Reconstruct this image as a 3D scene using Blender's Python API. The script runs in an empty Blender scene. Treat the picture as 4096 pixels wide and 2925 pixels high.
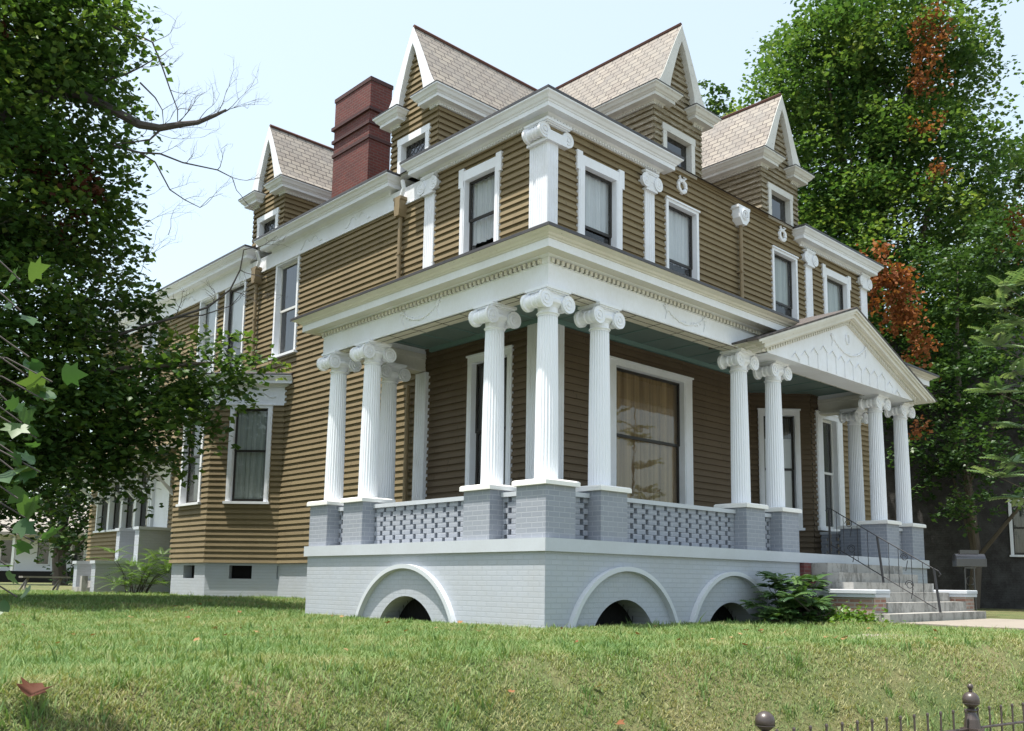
import bpy, math, random
import numpy as np
from mathutils import Vector, Matrix
random.seed(7); RNG = np.random.default_rng(11)
S = bpy.context.scene
COL = S.collection
# ------------------------------------------------------------------ camera, sky, sun, exposure
cam = bpy.data.cameras.new('camera'); co = bpy.data.objects.new('camera', cam); COL.objects.link(co)
r_ = Vector((0.71450371, -0.69953227, 0.01179245)); u_ = Vector((-0.10631149, -0.09189644, 0.99007723)); f_ = Vector((0.69150728, 0.70866752, 0.14002866))
M = Matrix(((r_.x, u_.x, -f_.x), (r_.y, u_.y, -f_.y), (r_.z, u_.z, -f_.z))).to_4x4()
M.translation = (-8.6375, -8.6637, -0.5996)
co.matrix_world = M
cam.sensor_width = 36; cam.lens = 3699.69 / 4096 * 36
cam.shift_x = -97.9 / 4096; cam.shift_y = 347.2 / 4096
cam.clip_start = 0.05; cam.clip_end = 2000
S.camera = co
SUN = Vector((-1, .35, 3.8)).normalized()
W = bpy.data.worlds.new('World'); S.world = W; W.use_nodes = True
nt = W.node_tree; sky = nt.nodes.new('ShaderNodeTexSky'); sky.sky_type = 'NISHITA'; sky.sun_disc = False
sky.sun_elevation = math.asin(SUN.z); sky.sun_rotation = math.atan2(SUN.x, SUN.y)
sky.air_density = 1.1; sky.dust_density = 3.0; sky.ozone_density = 1.0; sky.altitude = 100
bg = nt.nodes['Background']; hz = nt.nodes.new('ShaderNodeMixRGB'); hz.blend_type = 'ADD'; hz.inputs[0].default_value = 1   # even summer haze over the blue sky
hz.inputs[2].default_value = (2.2, 2.4, 2.0, 1); nt.links.new(sky.outputs[0], hz.inputs[1]); nt.links.new(hz.outputs[0], bg.inputs[0]); bg.inputs[1].default_value = .122
sl = bpy.data.lights.new('sun', 'SUN'); sl.energy = 5.0; sl.angle = math.radians(.55); sl.color = (1, .95, .86)
so = bpy.data.objects.new('sun', sl); COL.objects.link(so); so.rotation_euler = SUN.to_track_quat('Z', 'Y').to_euler()
so.location = (-20, 10, 60)
S.view_settings.view_transform = 'Standard'; S.view_settings.look = 'None'
S.view_settings.exposure = 0.74; S.view_settings.gamma = 1

# ------------------------------------------------------------------ materials
class NM:
    def __init__(s, name):
        s.m = bpy.data.materials.new(name); s.m.use_nodes = True; s.t = s.m.node_tree
        s.b = s.t.nodes['Principled BSDF']; s.b.inputs['Roughness'].default_value = .8
        s.b.inputs['Specular IOR Level'].default_value = .3
    def n(s, typ, **kw):
        x = s.t.nodes.new('ShaderNode' + typ)
        for k, v in kw.items():
            if k in x.bl_rna.properties: setattr(x, k, v)
            else: x.inputs[k.replace('_', ' ')].default_value = v
        return x
    def l(s, a, b): s.t.links.new(a, b)
    def coord(s, k='Object'): return s.n('TexCoord').outputs[k]
    def noise(s, scale, detail=4, rough=.6, vec=None, stretch=None):
        v = vec or s.coord()
        if stretch:
            mp = s.n('Mapping'); mp.inputs['Scale'].default_value = stretch; s.l(v, mp.inputs[0]); v = mp.outputs[0]
        x = s.n('TexNoise'); x.inputs['Scale'].default_value = scale; x.inputs['Detail'].default_value = detail; x.inputs['Roughness'].default_value = rough
        s.l(v, x.inputs['Vector']); return x.outputs['Fac']
    def ramp(s, fac, stops):
        x = s.n('ValToRGB'); e = x.color_ramp.elements
        while len(e) < len(stops): e.new(.5)
        for q, (p, c) in zip(e, stops): q.position = p; q.color = (*c, 1) if len(c) == 3 else c
        s.l(fac, x.inputs[0]); return x.outputs[0]
    def mix(s, fac, a, b, mode='MIX'):
        x = s.n('MixRGB', blend_type=mode)
        for i, q in ((0, fac), (1, a), (2, b)):
            if isinstance(q, (int, float)): x.inputs[i].default_value = q
            elif isinstance(q, tuple): x.inputs[i].default_value = (*q, 1)
            else: s.l(q, x.inputs[i])
        return x.outputs[0]
    def math(s, op, a, b=0.0):
        x = s.n('Math', operation=op)
        for i, q in ((0, a), (1, b)):
            if isinstance(q, (int, float)): x.inputs[i].default_value = q
            else: s.l(q, x.inputs[i])
        return x.outputs[0]
    def wallvec(s):   # (x+y, z) for upright axis aligned faces
        sp = s.n('SeparateXYZ'); s.l(s.coord(), sp.inputs[0]); c = s.n('CombineXYZ')
        s.l(s.math('ADD', sp.outputs[0], sp.outputs[1]), c.inputs[0]); s.l(sp.outputs[2], c.inputs[1]); return c.outputs[0]
    def col(s, c):
        if isinstance(c, tuple): s.b.inputs['Base Color'].default_value = (*c, 1)
        else: s.l(c, s.b.inputs['Base Color'])
    def bump(s, h, strength=.4, dist=.01):
        x = s.n('Bump'); x.inputs['Strength'].default_value = strength; x.inputs['Distance'].default_value = dist
        s.l(h, x.inputs['Height']); s.l(x.outputs[0], s.b.inputs['Normal'])
    def rough(s, v): s.b.inputs['Roughness'].default_value = v
MAT = {}
def paint(name, base, dirt, amt=.35, peel=None, peelamt=.0, rough=.55, b=.15):
    k = NM(name)
    big = k.noise(1.3, 5, .65); fine = k.noise(34, 5, .7, stretch=(1, 1, .35))
    c = k.mix(k.math('MULTIPLY', k.ramp(big, [(.35, (0, 0, 0)), (.75, (1, 1, 1))]), amt), base, dirt)
    c = k.mix(k.math('MULTIPLY', k.ramp(fine, [(.42, (0, 0, 0)), (.8, (1, 1, 1))]), amt * .6), c, dirt)
    if peel:
        pn = k.noise(9, 8, .75, stretch=(1, 1, 2.2)); c = k.mix(k.ramp(pn, [(1 - peelamt, (0, 0, 0)), (1.03 - peelamt, (1, 1, 1))]), c, peel)
    k.col(c); k.rough(rough); k.bump(fine, b, .004); MAT[name] = k.m
paint('white_paint', (.785, .81, .87), (.56, .555, .53), .42, (.40, .37, .33), .33)
paint('cream_paint', (.68, .665, .61), (.47, .45, .39), .5, (.33, .30, .25), .36)
paint('worn_white_paint', (.62, .62, .60), (.40, .39, .36), .6, (.34, .32, .30), .40)
paint('column_paint', (.785, .81, .865), (.70, .695, .675), .09, b=.02)
paint('soffit_paint', (.62, .585, .50), (.42, .39, .32), .5)
paint('ceiling_green', (.17, .225, .205), (.11, .155, .145), .5)
paint('green_trim', (.17, .27, .25), (.13, .2, .19), .4)
paint('concrete_painted', (.49, .525, .575), (.40, .42, .44), .5, (.33, .31, .29), .30)
paint('arch_paint', (.54, .575, .62), (.46, .48, .49), .35)
paint('pedestal_cap', (.80, .80, .785), (.62, .6, .56), .3)
paint('spout_paint', (.25, .19, .11), (.14, .11, .07), .5)
paint('dark_metal', (.045, .047, .055), (.11, .1, .1), .6, rough=.45)
paint('bare_wood', (.26, .24, .21), (.12, .11, .1), .6)
paint('far_white', (.78, .78, .77), (.6, .6, .58), .2)
def siding_mat(name, c1, c2, worn, wamt):
    k = NM(name); sp = k.n('SeparateXYZ'); k.l(k.coord(), sp.inputs[0])
    row = k.math('FLOOR', k.math('DIVIDE', k.math('ADD', sp.outputs[2], .21), .13))
    wn = k.n('TexWhiteNoise', noise_dimensions='1D'); k.l(row, wn.inputs['W'])
    wn2 = k.n('TexWhiteNoise', noise_dimensions='2D'); cv = k.n('CombineXYZ'); k.l(row, cv.inputs[1])
    k.l(k.math('FLOOR', k.math('DIVIDE', k.math('ADD', k.math('ADD', sp.outputs[0], sp.outputs[1]), k.math('MULTIPLY', wn.outputs['Value'], 9)), 2.9)), cv.inputs[0]); k.l(cv.outputs[0], wn2.inputs['Vector'])
    c = k.mix(wn2.outputs['Value'], c1, c2); st = k.noise(1.1, 7, .72, stretch=(1.6, 1.6, .35)); c = k.mix(k.math('MULTIPLY', k.ramp(st, [(.48, (0, 0, 0)), (.72, (1, 1, 1))]), .45), c, tuple(x * .5 for x in c1))
    fr_ = k.math('FRACT', k.math('DIVIDE', k.math('ADD', k.math('ADD', sp.outputs[0], sp.outputs[1]), k.math('MULTIPLY', wn.outputs['Value'], 9)), 2.9)); c = k.mix(k.math('LESS_THAN', fr_, .0035), c, tuple(x * .25 for x in c1))
    g = k.noise(3.2, 6, .7, stretch=(.5, .5, 3)); c = k.mix(k.math('MULTIPLY', g, .45), c, tuple(x * .55 for x in c1))
    grain = k.noise(16, 6, .75, stretch=(.25, .25, 6))
    c = k.mix(k.ramp(grain, [(1 - wamt, (0, 0, 0)), (1.06 - wamt, (1, 1, 1))]), c, worn)
    k.col(c); k.rough(.75); k.bump(grain, .25, .004); MAT[name] = k.m
siding_mat('brown_siding', (.25, .196, .112), (.205, .158, .09), (.37, .32, .225), .36)
siding_mat('worn_siding', (.235, .195, .125), (.20, .165, .105), (.46, .43, .375), .46)
siding_mat('porch_shade_siding', (.135, .10, .065), (.118, .087, .057), (.18, .145, .105), .3)  # brown siding darkened, porch shade put into its colour
def brick_mat(name, c1, c2, mortar, bw=.21, rh=.072, ms=.009, dirtc=(.2, .2, .2), dirt=.3, smooth=.1, bumpd=.006, rough=.75):
    k = NM(name); b = k.n('TexBrick'); b.offset = .5
    for q, v in (('Scale', 1), ('Brick Width', bw), ('Row Height', rh), ('Mortar Size', ms), ('Mortar Smooth', smooth), ('Bias', -.2)): b.inputs[q].default_value = v
    b.inputs['Color1'].default_value = (*c1, 1); b.inputs['Color2'].default_value = (*c2, 1); b.inputs['Mortar'].default_value = (*mortar, 1)
    k.l(k.wallvec(), b.inputs['Vector'])
    n = k.noise(2.3, 6, .7); n2 = k.noise(28, 4, .7)
    c = k.mix(k.math('MULTIPLY', k.ramp(n, [(.4, (0, 0, 0)), (.78, (1, 1, 1))]), dirt), b.outputs['Color'], dirtc)
    c = k.mix(k.math('MULTIPLY', n2, .25), c, dirtc)
    k.col(c); k.rough(rough)
    h = k.math('ADD', k.math('MULTIPLY', b.outputs['Fac'], -1), k.math('MULTIPLY', n2, .35)); k.bump(h, .6, bumpd); MAT[name] = k.m
brick_mat('grey_painted_brick', (.41, .445, .505), (.385, .42, .48), (.365, .40, .455), dirtc=(.36, .365, .36), dirt=.45)
brick_mat('blue_grey_brick', (.275, .30, .35), (.24, .265, .315), (.345, .37, .42), dirtc=(.28, .29, .32), dirt=.3, ms=.008)
brick_mat('red_brick', (.15, .036, .029), (.095, .026, .024), (.14, .085, .075), dirtc=(.07, .03, .03), dirt=.65, ms=.011)
brick_mat('sooty_brick', (.09, .035, .035), (.07, .03, .03), (.06, .04, .04), dirtc=(.04, .03, .03))
brick_mat('crumbling_brick', (.26, .095, .06), (.33, .20, .15), (.34, .30, .27), ms=.014, dirtc=(.40, .36, .33), dirt=.5, bumpd=.015)
brick_mat('shade_brick', (.010, .006, .005), (.008, .005, .004), (.010, .008, .008))  # brick taken near black to paint in the shade under the trees
def slate_mat(name, c1, c2, c3, edge, bw=.26, rh=.15):
    k = NM(name); b = k.n('TexBrick'); b.offset = .5
    for q, v in (('Scale', 1), ('Brick Width', bw), ('Row Height', rh), ('Mortar Size', .013), ('Mortar Smooth', .3), ('Bias', 0)): b.inputs[q].default_value = v
    b.inputs['Color1'].default_value = (*c1, 1); b.inputs['Color2'].default_value = (*c2, 1); b.inputs['Mortar'].default_value = (*edge, 1)  # joint tone, darkened to paint in the shadow line under each slate row
    k.l(k.coord('UV'), b.inputs['Vector'])
    n = k.noise(1.7, 6, .7); n2 = k.noise(20, 5, .75)
    c = k.mix(k.ramp(n, [(.40, (0, 0, 0)), (.7, (.75, .75, .75))]), b.outputs['Color'], c3)
    c = k.mix(k.math('MULTIPLY', n2, .3), c, edge)
    k.col(c); k.rough(.6)
    sp = k.n('SeparateXYZ'); k.l(k.coord('UV'), sp.inputs[0]); saw = k.math('FRACT', k.math('DIVIDE', sp.outputs[1], rh))
    k.bump(k.math('SUBTRACT', k.math('MULTIPLY', saw, -1), b.outputs['Fac']), .7, .012); MAT[name] = k.m
slate_mat('pale_slate', (.34, .305, .26), (.25, .22, .195), (.21, .20, .19), (.06, .05, .045))
slate_mat('dark_slate', (.085, .08, .085), (.11, .095, .09), (.12, .09, .075), (.03, .03, .03), .22, .13)
k = NM('ridge_tile'); k.col(k.mix(k.noise(7), (.13, .055, .04), (.07, .04, .035))); MAT['ridge_tile'] = k.m
k = NM('concrete_steps'); n = k.noise(4, 9, .8, stretch=(1, 1, .45)); n2 = k.noise(40, 4, .7); n3 = k.noise(1.2, 4)
c = k.mix(n3, (.43, .42, .40), (.34, .33, .31)); c = k.mix(k.math('MULTIPLY', k.ramp(n, [(.47, (0, 0, 0)), (.58, (1, 1, 1))]), .75), c, (.12, .115, .105)); c = k.mix(k.math('MULTIPLY', n2, .3), c, (.25, .24, .22)); k.col(c); k.bump(n2, .5, .008); MAT['concrete_steps'] = k.m
k = NM('path_concrete'); n2 = k.noise(30, 5, .7); k.col(k.mix(k.noise(1.5), (.28, .25, .215), (.20, .18, .155))); k.bump(n2, .3, .005); MAT['path_concrete'] = k.m
def plain(name, c, rough=.6, metal=0, spec=.3):
    k = NM(name); n = k.noise(25, 4); k.col(k.mix(k.math('MULTIPLY', n, .4), c, tuple(x * .6 for x in c))); k.rough(rough)
    k.b.inputs['Metallic'].default_value = metal; k.b.inputs['Specular IOR Level'].default_value = spec; MAT[name] = k.m
plain('black_void', (.006, .006, .006), .9); plain('dark_sash', (.03, .027, .024), .4); plain('white_sash', (.72, .72, .70), .5)  # black_void stands in for shade inside unlit openings
plain('iron', (.055, .042, .038), .35, .0, .6); plain('rail_iron', (.02, .02, .024), .45, 0, .5); plain('mailbox_metal', (.10, .10, .11), .22, .8, .6)
plain('bright_metal', (.7, .7, .7), .2, .9); plain('grout', (.05, .045, .04), .9)
def curtain_mat(name, a, b, bands=26):
    k = NM(name); n = k.noise(bands, 2, .5, stretch=(1, 1, .02)); n2 = k.noise(4, 5)
    c = k.mix(k.ramp(n, [(.3, (0, 0, 0)), (.7, (1, 1, 1))]), a, b); c = k.mix(k.math('MULTIPLY', n2, .4), c, tuple(x * .5 for x in a)); k.col(c); k.rough(.9); MAT[name] = k.m
curtain_mat('white_curtain', (.66, .68, .70), (.50, .52, .55)); curtain_mat('gold_curtain', (.42, .30, .17), (.15, .095, .05), 9)  # dark bands of the gold curtain paint in the shade of its folds
curtain_mat('grey_curtain', (.42, .45, .42), (.27, .30, .28)); curtain_mat('white_shade', (.70, .71, .72), (.66, .67, .68), 3)
curtain_mat('dim_curtain', (.16, .16, .15), (.08, .08, .08)); curtain_mat('screen_mesh', (.06, .065, .075), (.045, .048, .055), 60)
def glass_mat(name, base_t, gl):
    m = bpy.data.materials.new(name); m.use_nodes = True; t = m.node_tree; t.nodes.clear()
    o = t.nodes.new('ShaderNodeOutputMaterial'); mx = t.nodes.new('ShaderNodeMixShader'); tr = t.nodes.new('ShaderNodeBsdfTransparent'); g = t.nodes.new('ShaderNodeBsdfGlossy')
    tr.inputs[0].default_value = (*base_t, 1); g.inputs['Roughness'].default_value = .02
    lw = t.nodes.new('ShaderNodeLayerWeight'); lw.inputs[0].default_value = .5; fr = t.nodes.new('ShaderNodeMath'); fr.operation = 'POWER'; fr.inputs[1].default_value = 4; t.links.new(lw.outputs['Facing'], fr.inputs[0]); ma = t.nodes.new('ShaderNodeMath'); ma.operation = 'MULTIPLY_ADD'; ma.inputs[1].default_value = .9; ma.inputs[2].default_value = gl
    bp = t.nodes.new('ShaderNodeBump'); bp.inputs['Strength'].default_value = .12; bp.inputs['Distance'].default_value = .02
    nz = t.nodes.new('ShaderNodeTexNoise'); nz.inputs['Scale'].default_value = 2.2; tc = t.nodes.new('ShaderNodeTexCoord'); t.links.new(tc.outputs['Object'], nz.inputs['Vector']); t.links.new(nz.outputs[0], bp.inputs['Height']); t.links.new(bp.outputs[0], g.inputs['Normal'])
    t.links.new(fr.outputs[0], ma.inputs[0]); t.links.new(ma.outputs[0], mx.inputs[0]); t.links.new(tr.outputs[0], mx.inputs[1]); t.links.new(g.outputs[0], mx.inputs[2]); t.links.new(mx.outputs[0], o.inputs[0]); MAT[name] = m
glass_mat('window_glass', (.93, .95, .95), .075); glass_mat('dark_glass', (.35, .37, .38), .12)
def leaf_mat(name, cols, trans=.35, rough=.42, spec=.4):
    k = NM(name); a = k.n('Attribute'); a.attribute_name = 'rnd'
    c = k.ramp(a.outputs['Fac'], [(i / (len(cols) - 1), q) for i, q in enumerate(cols)])
    n = k.noise(.55, 3); c = k.mix(k.math('MULTIPLY', n, .5), c, cols[0]); k.col(c); k.rough(rough); k.b.inputs['Specular IOR Level'].default_value = spec
    tr = k.n('BsdfTranslucent'); k.l(k.mix(1.0, c, (1.0, 1.0, .45), 'MULTIPLY'), tr.inputs[0])
    mx = k.n('MixShader'); mx.inputs[0].default_value = trans; k.l(k.b.outputs[0], mx.inputs[1]); k.l(tr.outputs[0], mx.inputs[2])
    k.l(mx.outputs[0], k.t.nodes['Material Output'].inputs[0]); MAT[name] = k.m
leaf_mat('maple_leaf', [(.03, .07, .02), (.07, .145, .035), (.14, .23, .05), (.26, .33, .08)], .44)
leaf_mat('far_leaf', [(.03, .08, .028), (.08, .165, .042), (.155, .25, .062), (.30, .36, .10)], .42)
leaf_mat('dark_leaf', [(.025, .06, .02), (.045, .10, .03), (.08, .15, .045), (.14, .21, .07)])
leaf_mat('bush_leaf', [(.03, .075, .03), (.06, .13, .045), (.11, .20, .06), (.20, .30, .09)], .35)
leaf_mat('dead_leaf', [(.16, .05, .022), (.32, .12, .045), (.46, .22, .09)], .35, .7, .2)
leaf_mat('brown_leaf', [(.05, .018, .01), (.10, .035, .018), (.15, .06, .03)], .2, .7, .2)
leaf_mat('pinnate_leaf', [(.10, .18, .08), (.17, .26, .12), (.27, .35, .19)], .3)
leaf_mat('fern_leaf', [(.06, .13, .02), (.11, .21, .03), (.17, .27, .05)], .4)
leaf_mat('sapling_leaf', [(.03, .085, .03), (.06, .13, .04), (.15, .22, .06)], .4)
leaf_mat('litter_leaf', [(.16, .065, .03), (.26, .13, .06), (.38, .25, .13)], .15, .8, .2)
leaf_mat('grass_blade', [(.11, .20, .066), (.185, .265, .095), (.30, .305, .145), (.45, .385, .23)], .3, .6, .2)
k = NM('bark'); n = k.noise(9, 8, .7, stretch=(1, 1, .25)); k.col(k.mix(n, (.07, .055, .045), (.15, .125, .1))); k.bump(n, .8, .03); MAT['bark'] = k.m
k = NM('twig'); k.col(k.mix(k.noise(9), (.05, .045, .045), (.10, .085, .08))); MAT['twig'] = k.m
k = NM('lawn_ground'); a = k.noise(.8, 6, .7); b2 = k.noise(14, 6, .75); c = k.mix(k.ramp(a, [(.4, (0, 0, 0)), (.65, (1, 1, 1))]), (.10, .14, .045), (.27, .21, .11)); b3 = k.noise(90, 4, .8); c = k.mix(k.math('MULTIPLY', b2, .6), c, (.055, .075, .022)); c = k.mix(k.ramp(b3, [(.42, (0, 0, 0)), (.62, (.8, .8, .8))]), c, (.05, .065, .025)); k.col(c); k.rough(.95); k.bump(b2, .8, .04); MAT['lawn_ground'] = k.m
k = NM('pale_street'); k.col(k.mix(k.noise(20, 6), (.30, .295, .28), (.24, .235, .22))); MAT['pale_street'] = k.m

# ------------------------------------------------------------------ mesh helpers
IDT = lambda u, o, z: (u, o, z)
class MB:
    def __init__(s): s.v = []; s.f = []; s.uv = None
    def add(s, pts, faces):
        b = len(s.v); s.v += [tuple(p) for p in pts]; s.f += [tuple(b + i for i in q) for q in faces]
    def quad(s, a, b, c, d): s.add((a, b, c, d), ((0, 1, 2, 3),))
    def box(s, u0, u1, o0, o1, z0, z1, T=IDT, ch=0):
        if ch:   # top edge chamfer
            p = [T(*q) for q in ((u0, o0, z0), (u1, o0, z0), (u1, o1, z0), (u0, o1, z0), (u0, o0, z1 - ch), (u1, o0, z1 - ch), (u1, o1, z1 - ch), (u0, o1, z1 - ch), (u0 + ch, o0 + ch, z1), (u1 - ch, o0 + ch, z1), (u1 - ch, o1 - ch, z1), (u0 + ch, o1 - ch, z1))]
            s.add(p, ((0, 3, 2, 1), (8, 9, 10, 11), *[(i, (i + 1) % 4, 4 + (i + 1) % 4, 4 + i) for i in range(4)], *[(4 + i, 4 + (i + 1) % 4, 8 + (i + 1) % 4, 8 + i) for i in range(4)]))
            return
        p = [T(*q) for q in ((u0, o0, z0), (u1, o0, z0), (u1, o1, z0), (u0, o1, z0), (u0, o0, z1), (u1, o0, z1), (u1, o1, z1), (u0, o1, z1))]
        s.add(p, ((0, 3, 2, 1), (4, 5, 6, 7), (0, 1, 5, 4), (1, 2, 6, 5), (2, 3, 7, 6), (3, 0, 4, 7)))
    def lathe(s, prof, cx=0, cy=0, n=24, cap=True):
        b = len(s.v); m = len(prof)
        for r, z in prof:
            for i in range(n): a = 2 * math.pi * i / n; s.v.append((cx + r * math.cos(a), cy + r * math.sin(a), z))
        for j in range(m - 1):
            for i in range(n): k2 = (i + 1) % n; s.f.append((b + j * n + i, b + j * n + k2, b + (j + 1) * n + k2, b + (j + 1) * n + i))
        if cap: s.f.append(tuple(b + i for i in range(n))[::-1]); s.f.append(tuple(b + (m - 1) * n + i for i in range(n)))
    def tube(s, pts, rad, n=6):
        P = [Vector(p) for p in pts]; R = rad if isinstance(rad, (list, tuple)) else [rad] * len(P); b = len(s.v)
        for i, p in enumerate(P):
            t = (P[min(i + 1, len(P) - 1)] - P[max(i - 1, 0)]).normalized(); a = t.cross(Vector((.31, .17, .93)) if abs(t.z) < .9 else Vector((1, .2, 0))).normalized(); c = t.cross(a)
            for k2 in range(n): g = 2 * math.pi * k2 / n; s.v.append(tuple(p + R[i] * (math.cos(g) * a + math.sin(g) * c)))
        for j in range(len(P) - 1):
            for k2 in range(n): q = (k2 + 1) % n; s.f.append((b + j * n + k2, b + j * n + q, b + (j + 1) * n + q, b + (j + 1) * n + k2))
        s.f.append(tuple(range(b, b + n))[::-1]); e = b + (len(P) - 1) * n; s.f.append(tuple(range(e, e + n)))
    def prism(s, poly, o0, o1, T=IDT):    # poly in (u,z), extruded along o
        n = len(poly); p = [T(u, o0, z) for u, z in poly] + [T(u, o1, z) for u, z in poly]
        s.add(p, (tuple(range(n))[::-1], tuple(range(n, 2 * n)), *[(i, (i + 1) % n, n + (i + 1) % n, n + i) for i in range(n)]))
    def sweep(s, path, prof, T=IDT, side=1, z0=0):   # mitred moulding: plan path, profile of (offset, z)
        n = len(path); N = []
        for i in range(n - 1):
            d = Vector((path[i + 1][0] - path[i][0], path[i + 1][1] - path[i][1])).normalized(); N.append(Vector((d.y, -d.x)) * side)
        off = []
        for i in range(n):
            if i == 0: off.append(N[0])
            elif i == n - 1: off.append(N[-1])
            else: a, b = N[i - 1], N[i]; off.append((a + b) / (1 + a.dot(b)))
        m = len(prof); pts = []
        for i in range(n):
            for o, z in prof: pts.append(T(path[i][0] + off[i].x * o, path[i][1] + off[i].y * o, z + z0))
        fs = [(i * m + j, (i + 1) * m + j, (i + 1) * m + j + 1, i * m + j + 1) for i in range(n - 1) for j in range(m - 1)]
        s.add(pts, fs + [tuple(range(m)), tuple((n - 1) * m + j for j in range(m))[::-1]])
    def dents(s, path, o, w, gap, z0, z1, dep, T=IDT, side=1):   # one continuous comb per straight run
        for i in range(len(path) - 1):
            a = Vector(path[i]); b = Vector(path[i + 1]); L = (b - a).length; d = (b - a) / L; nn = Vector((d.y, -d.x)) * side; pr = []
            for j in range(int(L / (w + gap))):
                c = gap / 2 + j * (w + gap); pr += [(c, o), (c, o + dep), (c + w, o + dep), (c + w, o)]
            n = len(pr); pts = [T(a.x + d.x * u + nn.x * q, a.y + d.y * u + nn.y * q, z) for z in (z0, z1) for u, q in pr]
            s.add(pts, [(j, j + 1, n + j + 1, n + j) for j in range(n - 1)] + [(4 * j + k2, 4 * j + 1 + k2, 4 * j + 2 + k2, 4 * j + 3 + k2) for j in range(n // 4) for k2 in (0, n)])
    def obj(s, name, mat, parent=None, smooth=False, uv=None):
        me = bpy.data.meshes.new(name); me.from_pydata(s.v, [], s.f); me.update()
        ms = mat if isinstance(mat, (list, tuple)) else [mat]
        for q in ms: me.materials.append(MAT[q])
        if smooth: me.polygons.foreach_set('use_smooth', [True] * len(me.polygons))
        if uv:
            l = me.uv_layers.new(name='UVMap')
            for lp in me.loops: l.data[lp.index].uv = uv(Vector(me.vertices[lp.vertex_index].co))
        o = bpy.data.objects.new(name, me); COL.objects.link(o)
        if parent: attach(o, parent)
        return o
def attach(o, parent):
    o.parent = parent
    if parent.type == 'EMPTY': o.matrix_parent_inverse = Matrix.Translation(-Vector(parent.location))
def thing(name, label, cat, loc, group=None):
    o = bpy.data.objects.new(name, None); COL.objects.link(o); o.location = loc; o.empty_display_size = .3; tag(o, label, cat, group); return o
def tag(o, label, cat, group=None):
    o['label'] = label; o['category'] = cat
    if group: o['group'] = group
    return o
def kind(o, k2): o['kind'] = k2; return o
def copy_part(o, loc, parent):
    c = o.copy(); COL.objects.link(c); c.parent = parent; c.matrix_parent_inverse = o.matrix_parent_inverse.copy(); c.location = loc
    for ch in o.children:
        d = ch.copy(); COL.objects.link(d); d.parent = c
    return c
def npmesh(name, V, F, mat, rnd=None, parent=None):   # V (n,3), F (m,k)
    me = bpy.data.meshes.new(name); n, m, kk = len(V), len(F), F.shape[1]
    me.vertices.add(n); me.vertices.foreach_set('co', V.astype(np.float32).ravel())
    me.loops.add(m * kk); me.loops.foreach_set('vertex_index', F.astype(np.int32).ravel())
    me.polygons.add(m); me.polygons.foreach_set('loop_start', np.arange(0, m * kk, kk, dtype=np.int32))
    me.update(calc_edges=True)
    if rnd is not None:
        a = me.attributes.new('rnd', 'FLOAT', 'POINT'); a.data.foreach_set('value', rnd.astype(np.float32))
    me.materials.append(MAT[mat]); o = bpy.data.objects.new(name, me); COL.objects.link(o)
    if parent: attach(o, parent)
    return o

# ------------------------------------------------------------------ ground
def sst(a, b, x): t = np.clip((x - a) / (b - a), 0, 1); return t * t * (3 - 2 * t)
def gz(x, y):
    x = np.asarray(x, float); y = np.asarray(y, float)
    z = -1.2 + .19 * sst(6.2, 10.5, y) + .06 * sst(12, 40, y)
    yc = -3.0 - 1.5 * sst(-4, 3, x)
    t = np.clip((yc - y) / 1.75, 0, 1); z = z - 1.08 * (t * t * (3 - 2 * t)) - .0 * x
    z = z + .018 * np.sin(x * 1.7 + 1) * np.sin(y * 1.3) * (y < -.5)
    return z
def ground():
    xs = np.unique(np.concatenate([np.linspace(-300, -14, 24), np.linspace(-14, 16, 121), np.linspace(16, 300, 24)])); ys = np.unique(np.concatenate([np.linspace(-200, -12, 14), np.linspace(-12, 20, 161), np.linspace(20, 500, 34)]))
    X, Y = np.meshgrid(xs, ys); V = np.stack([X, Y, gz(X, Y)], -1).reshape(-1, 3); nx = len(xs); i = np.arange(len(ys) - 1)[:, None] * nx + np.arange(nx - 1)[None]
    F = np.stack([i, i + 1, i + nx + 1, i + nx], -1).reshape(-1, 4)
    o = npmesh('lawn', V, F, 'lawn_ground'); kind(o, 'structure'); o.data.polygons.foreach_set('use_smooth', [True] * len(F))
ground()
b = MB(); b.box(-40, 60, -9.6, -6.35, -2.5, -2.255); kind(b.obj('sidewalk', 'path_concrete'), 'structure')
b = MB(); b.box(-120, 140, -26, -9.75, -2.6, -2.262); kind(b.obj('street', 'pale_street'), 'structure')  # unseen street, made pale and wide to bounce light onto the shaded front
b = MB(); b.box(5.9, 30, -3.9, -2.75, -1.4, -1.165); b.box(6.2, 10.2, -2.75, -1.9, -1.4, -1.168); kind(b.obj('front_path', 'path_concrete'), 'structure')
b = MB(); b.box(-.6, 6, -3.7, -3.0, -1.4, -1.192); kind(b.obj('path_edge', 'path_concrete'), 'structure')

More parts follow.
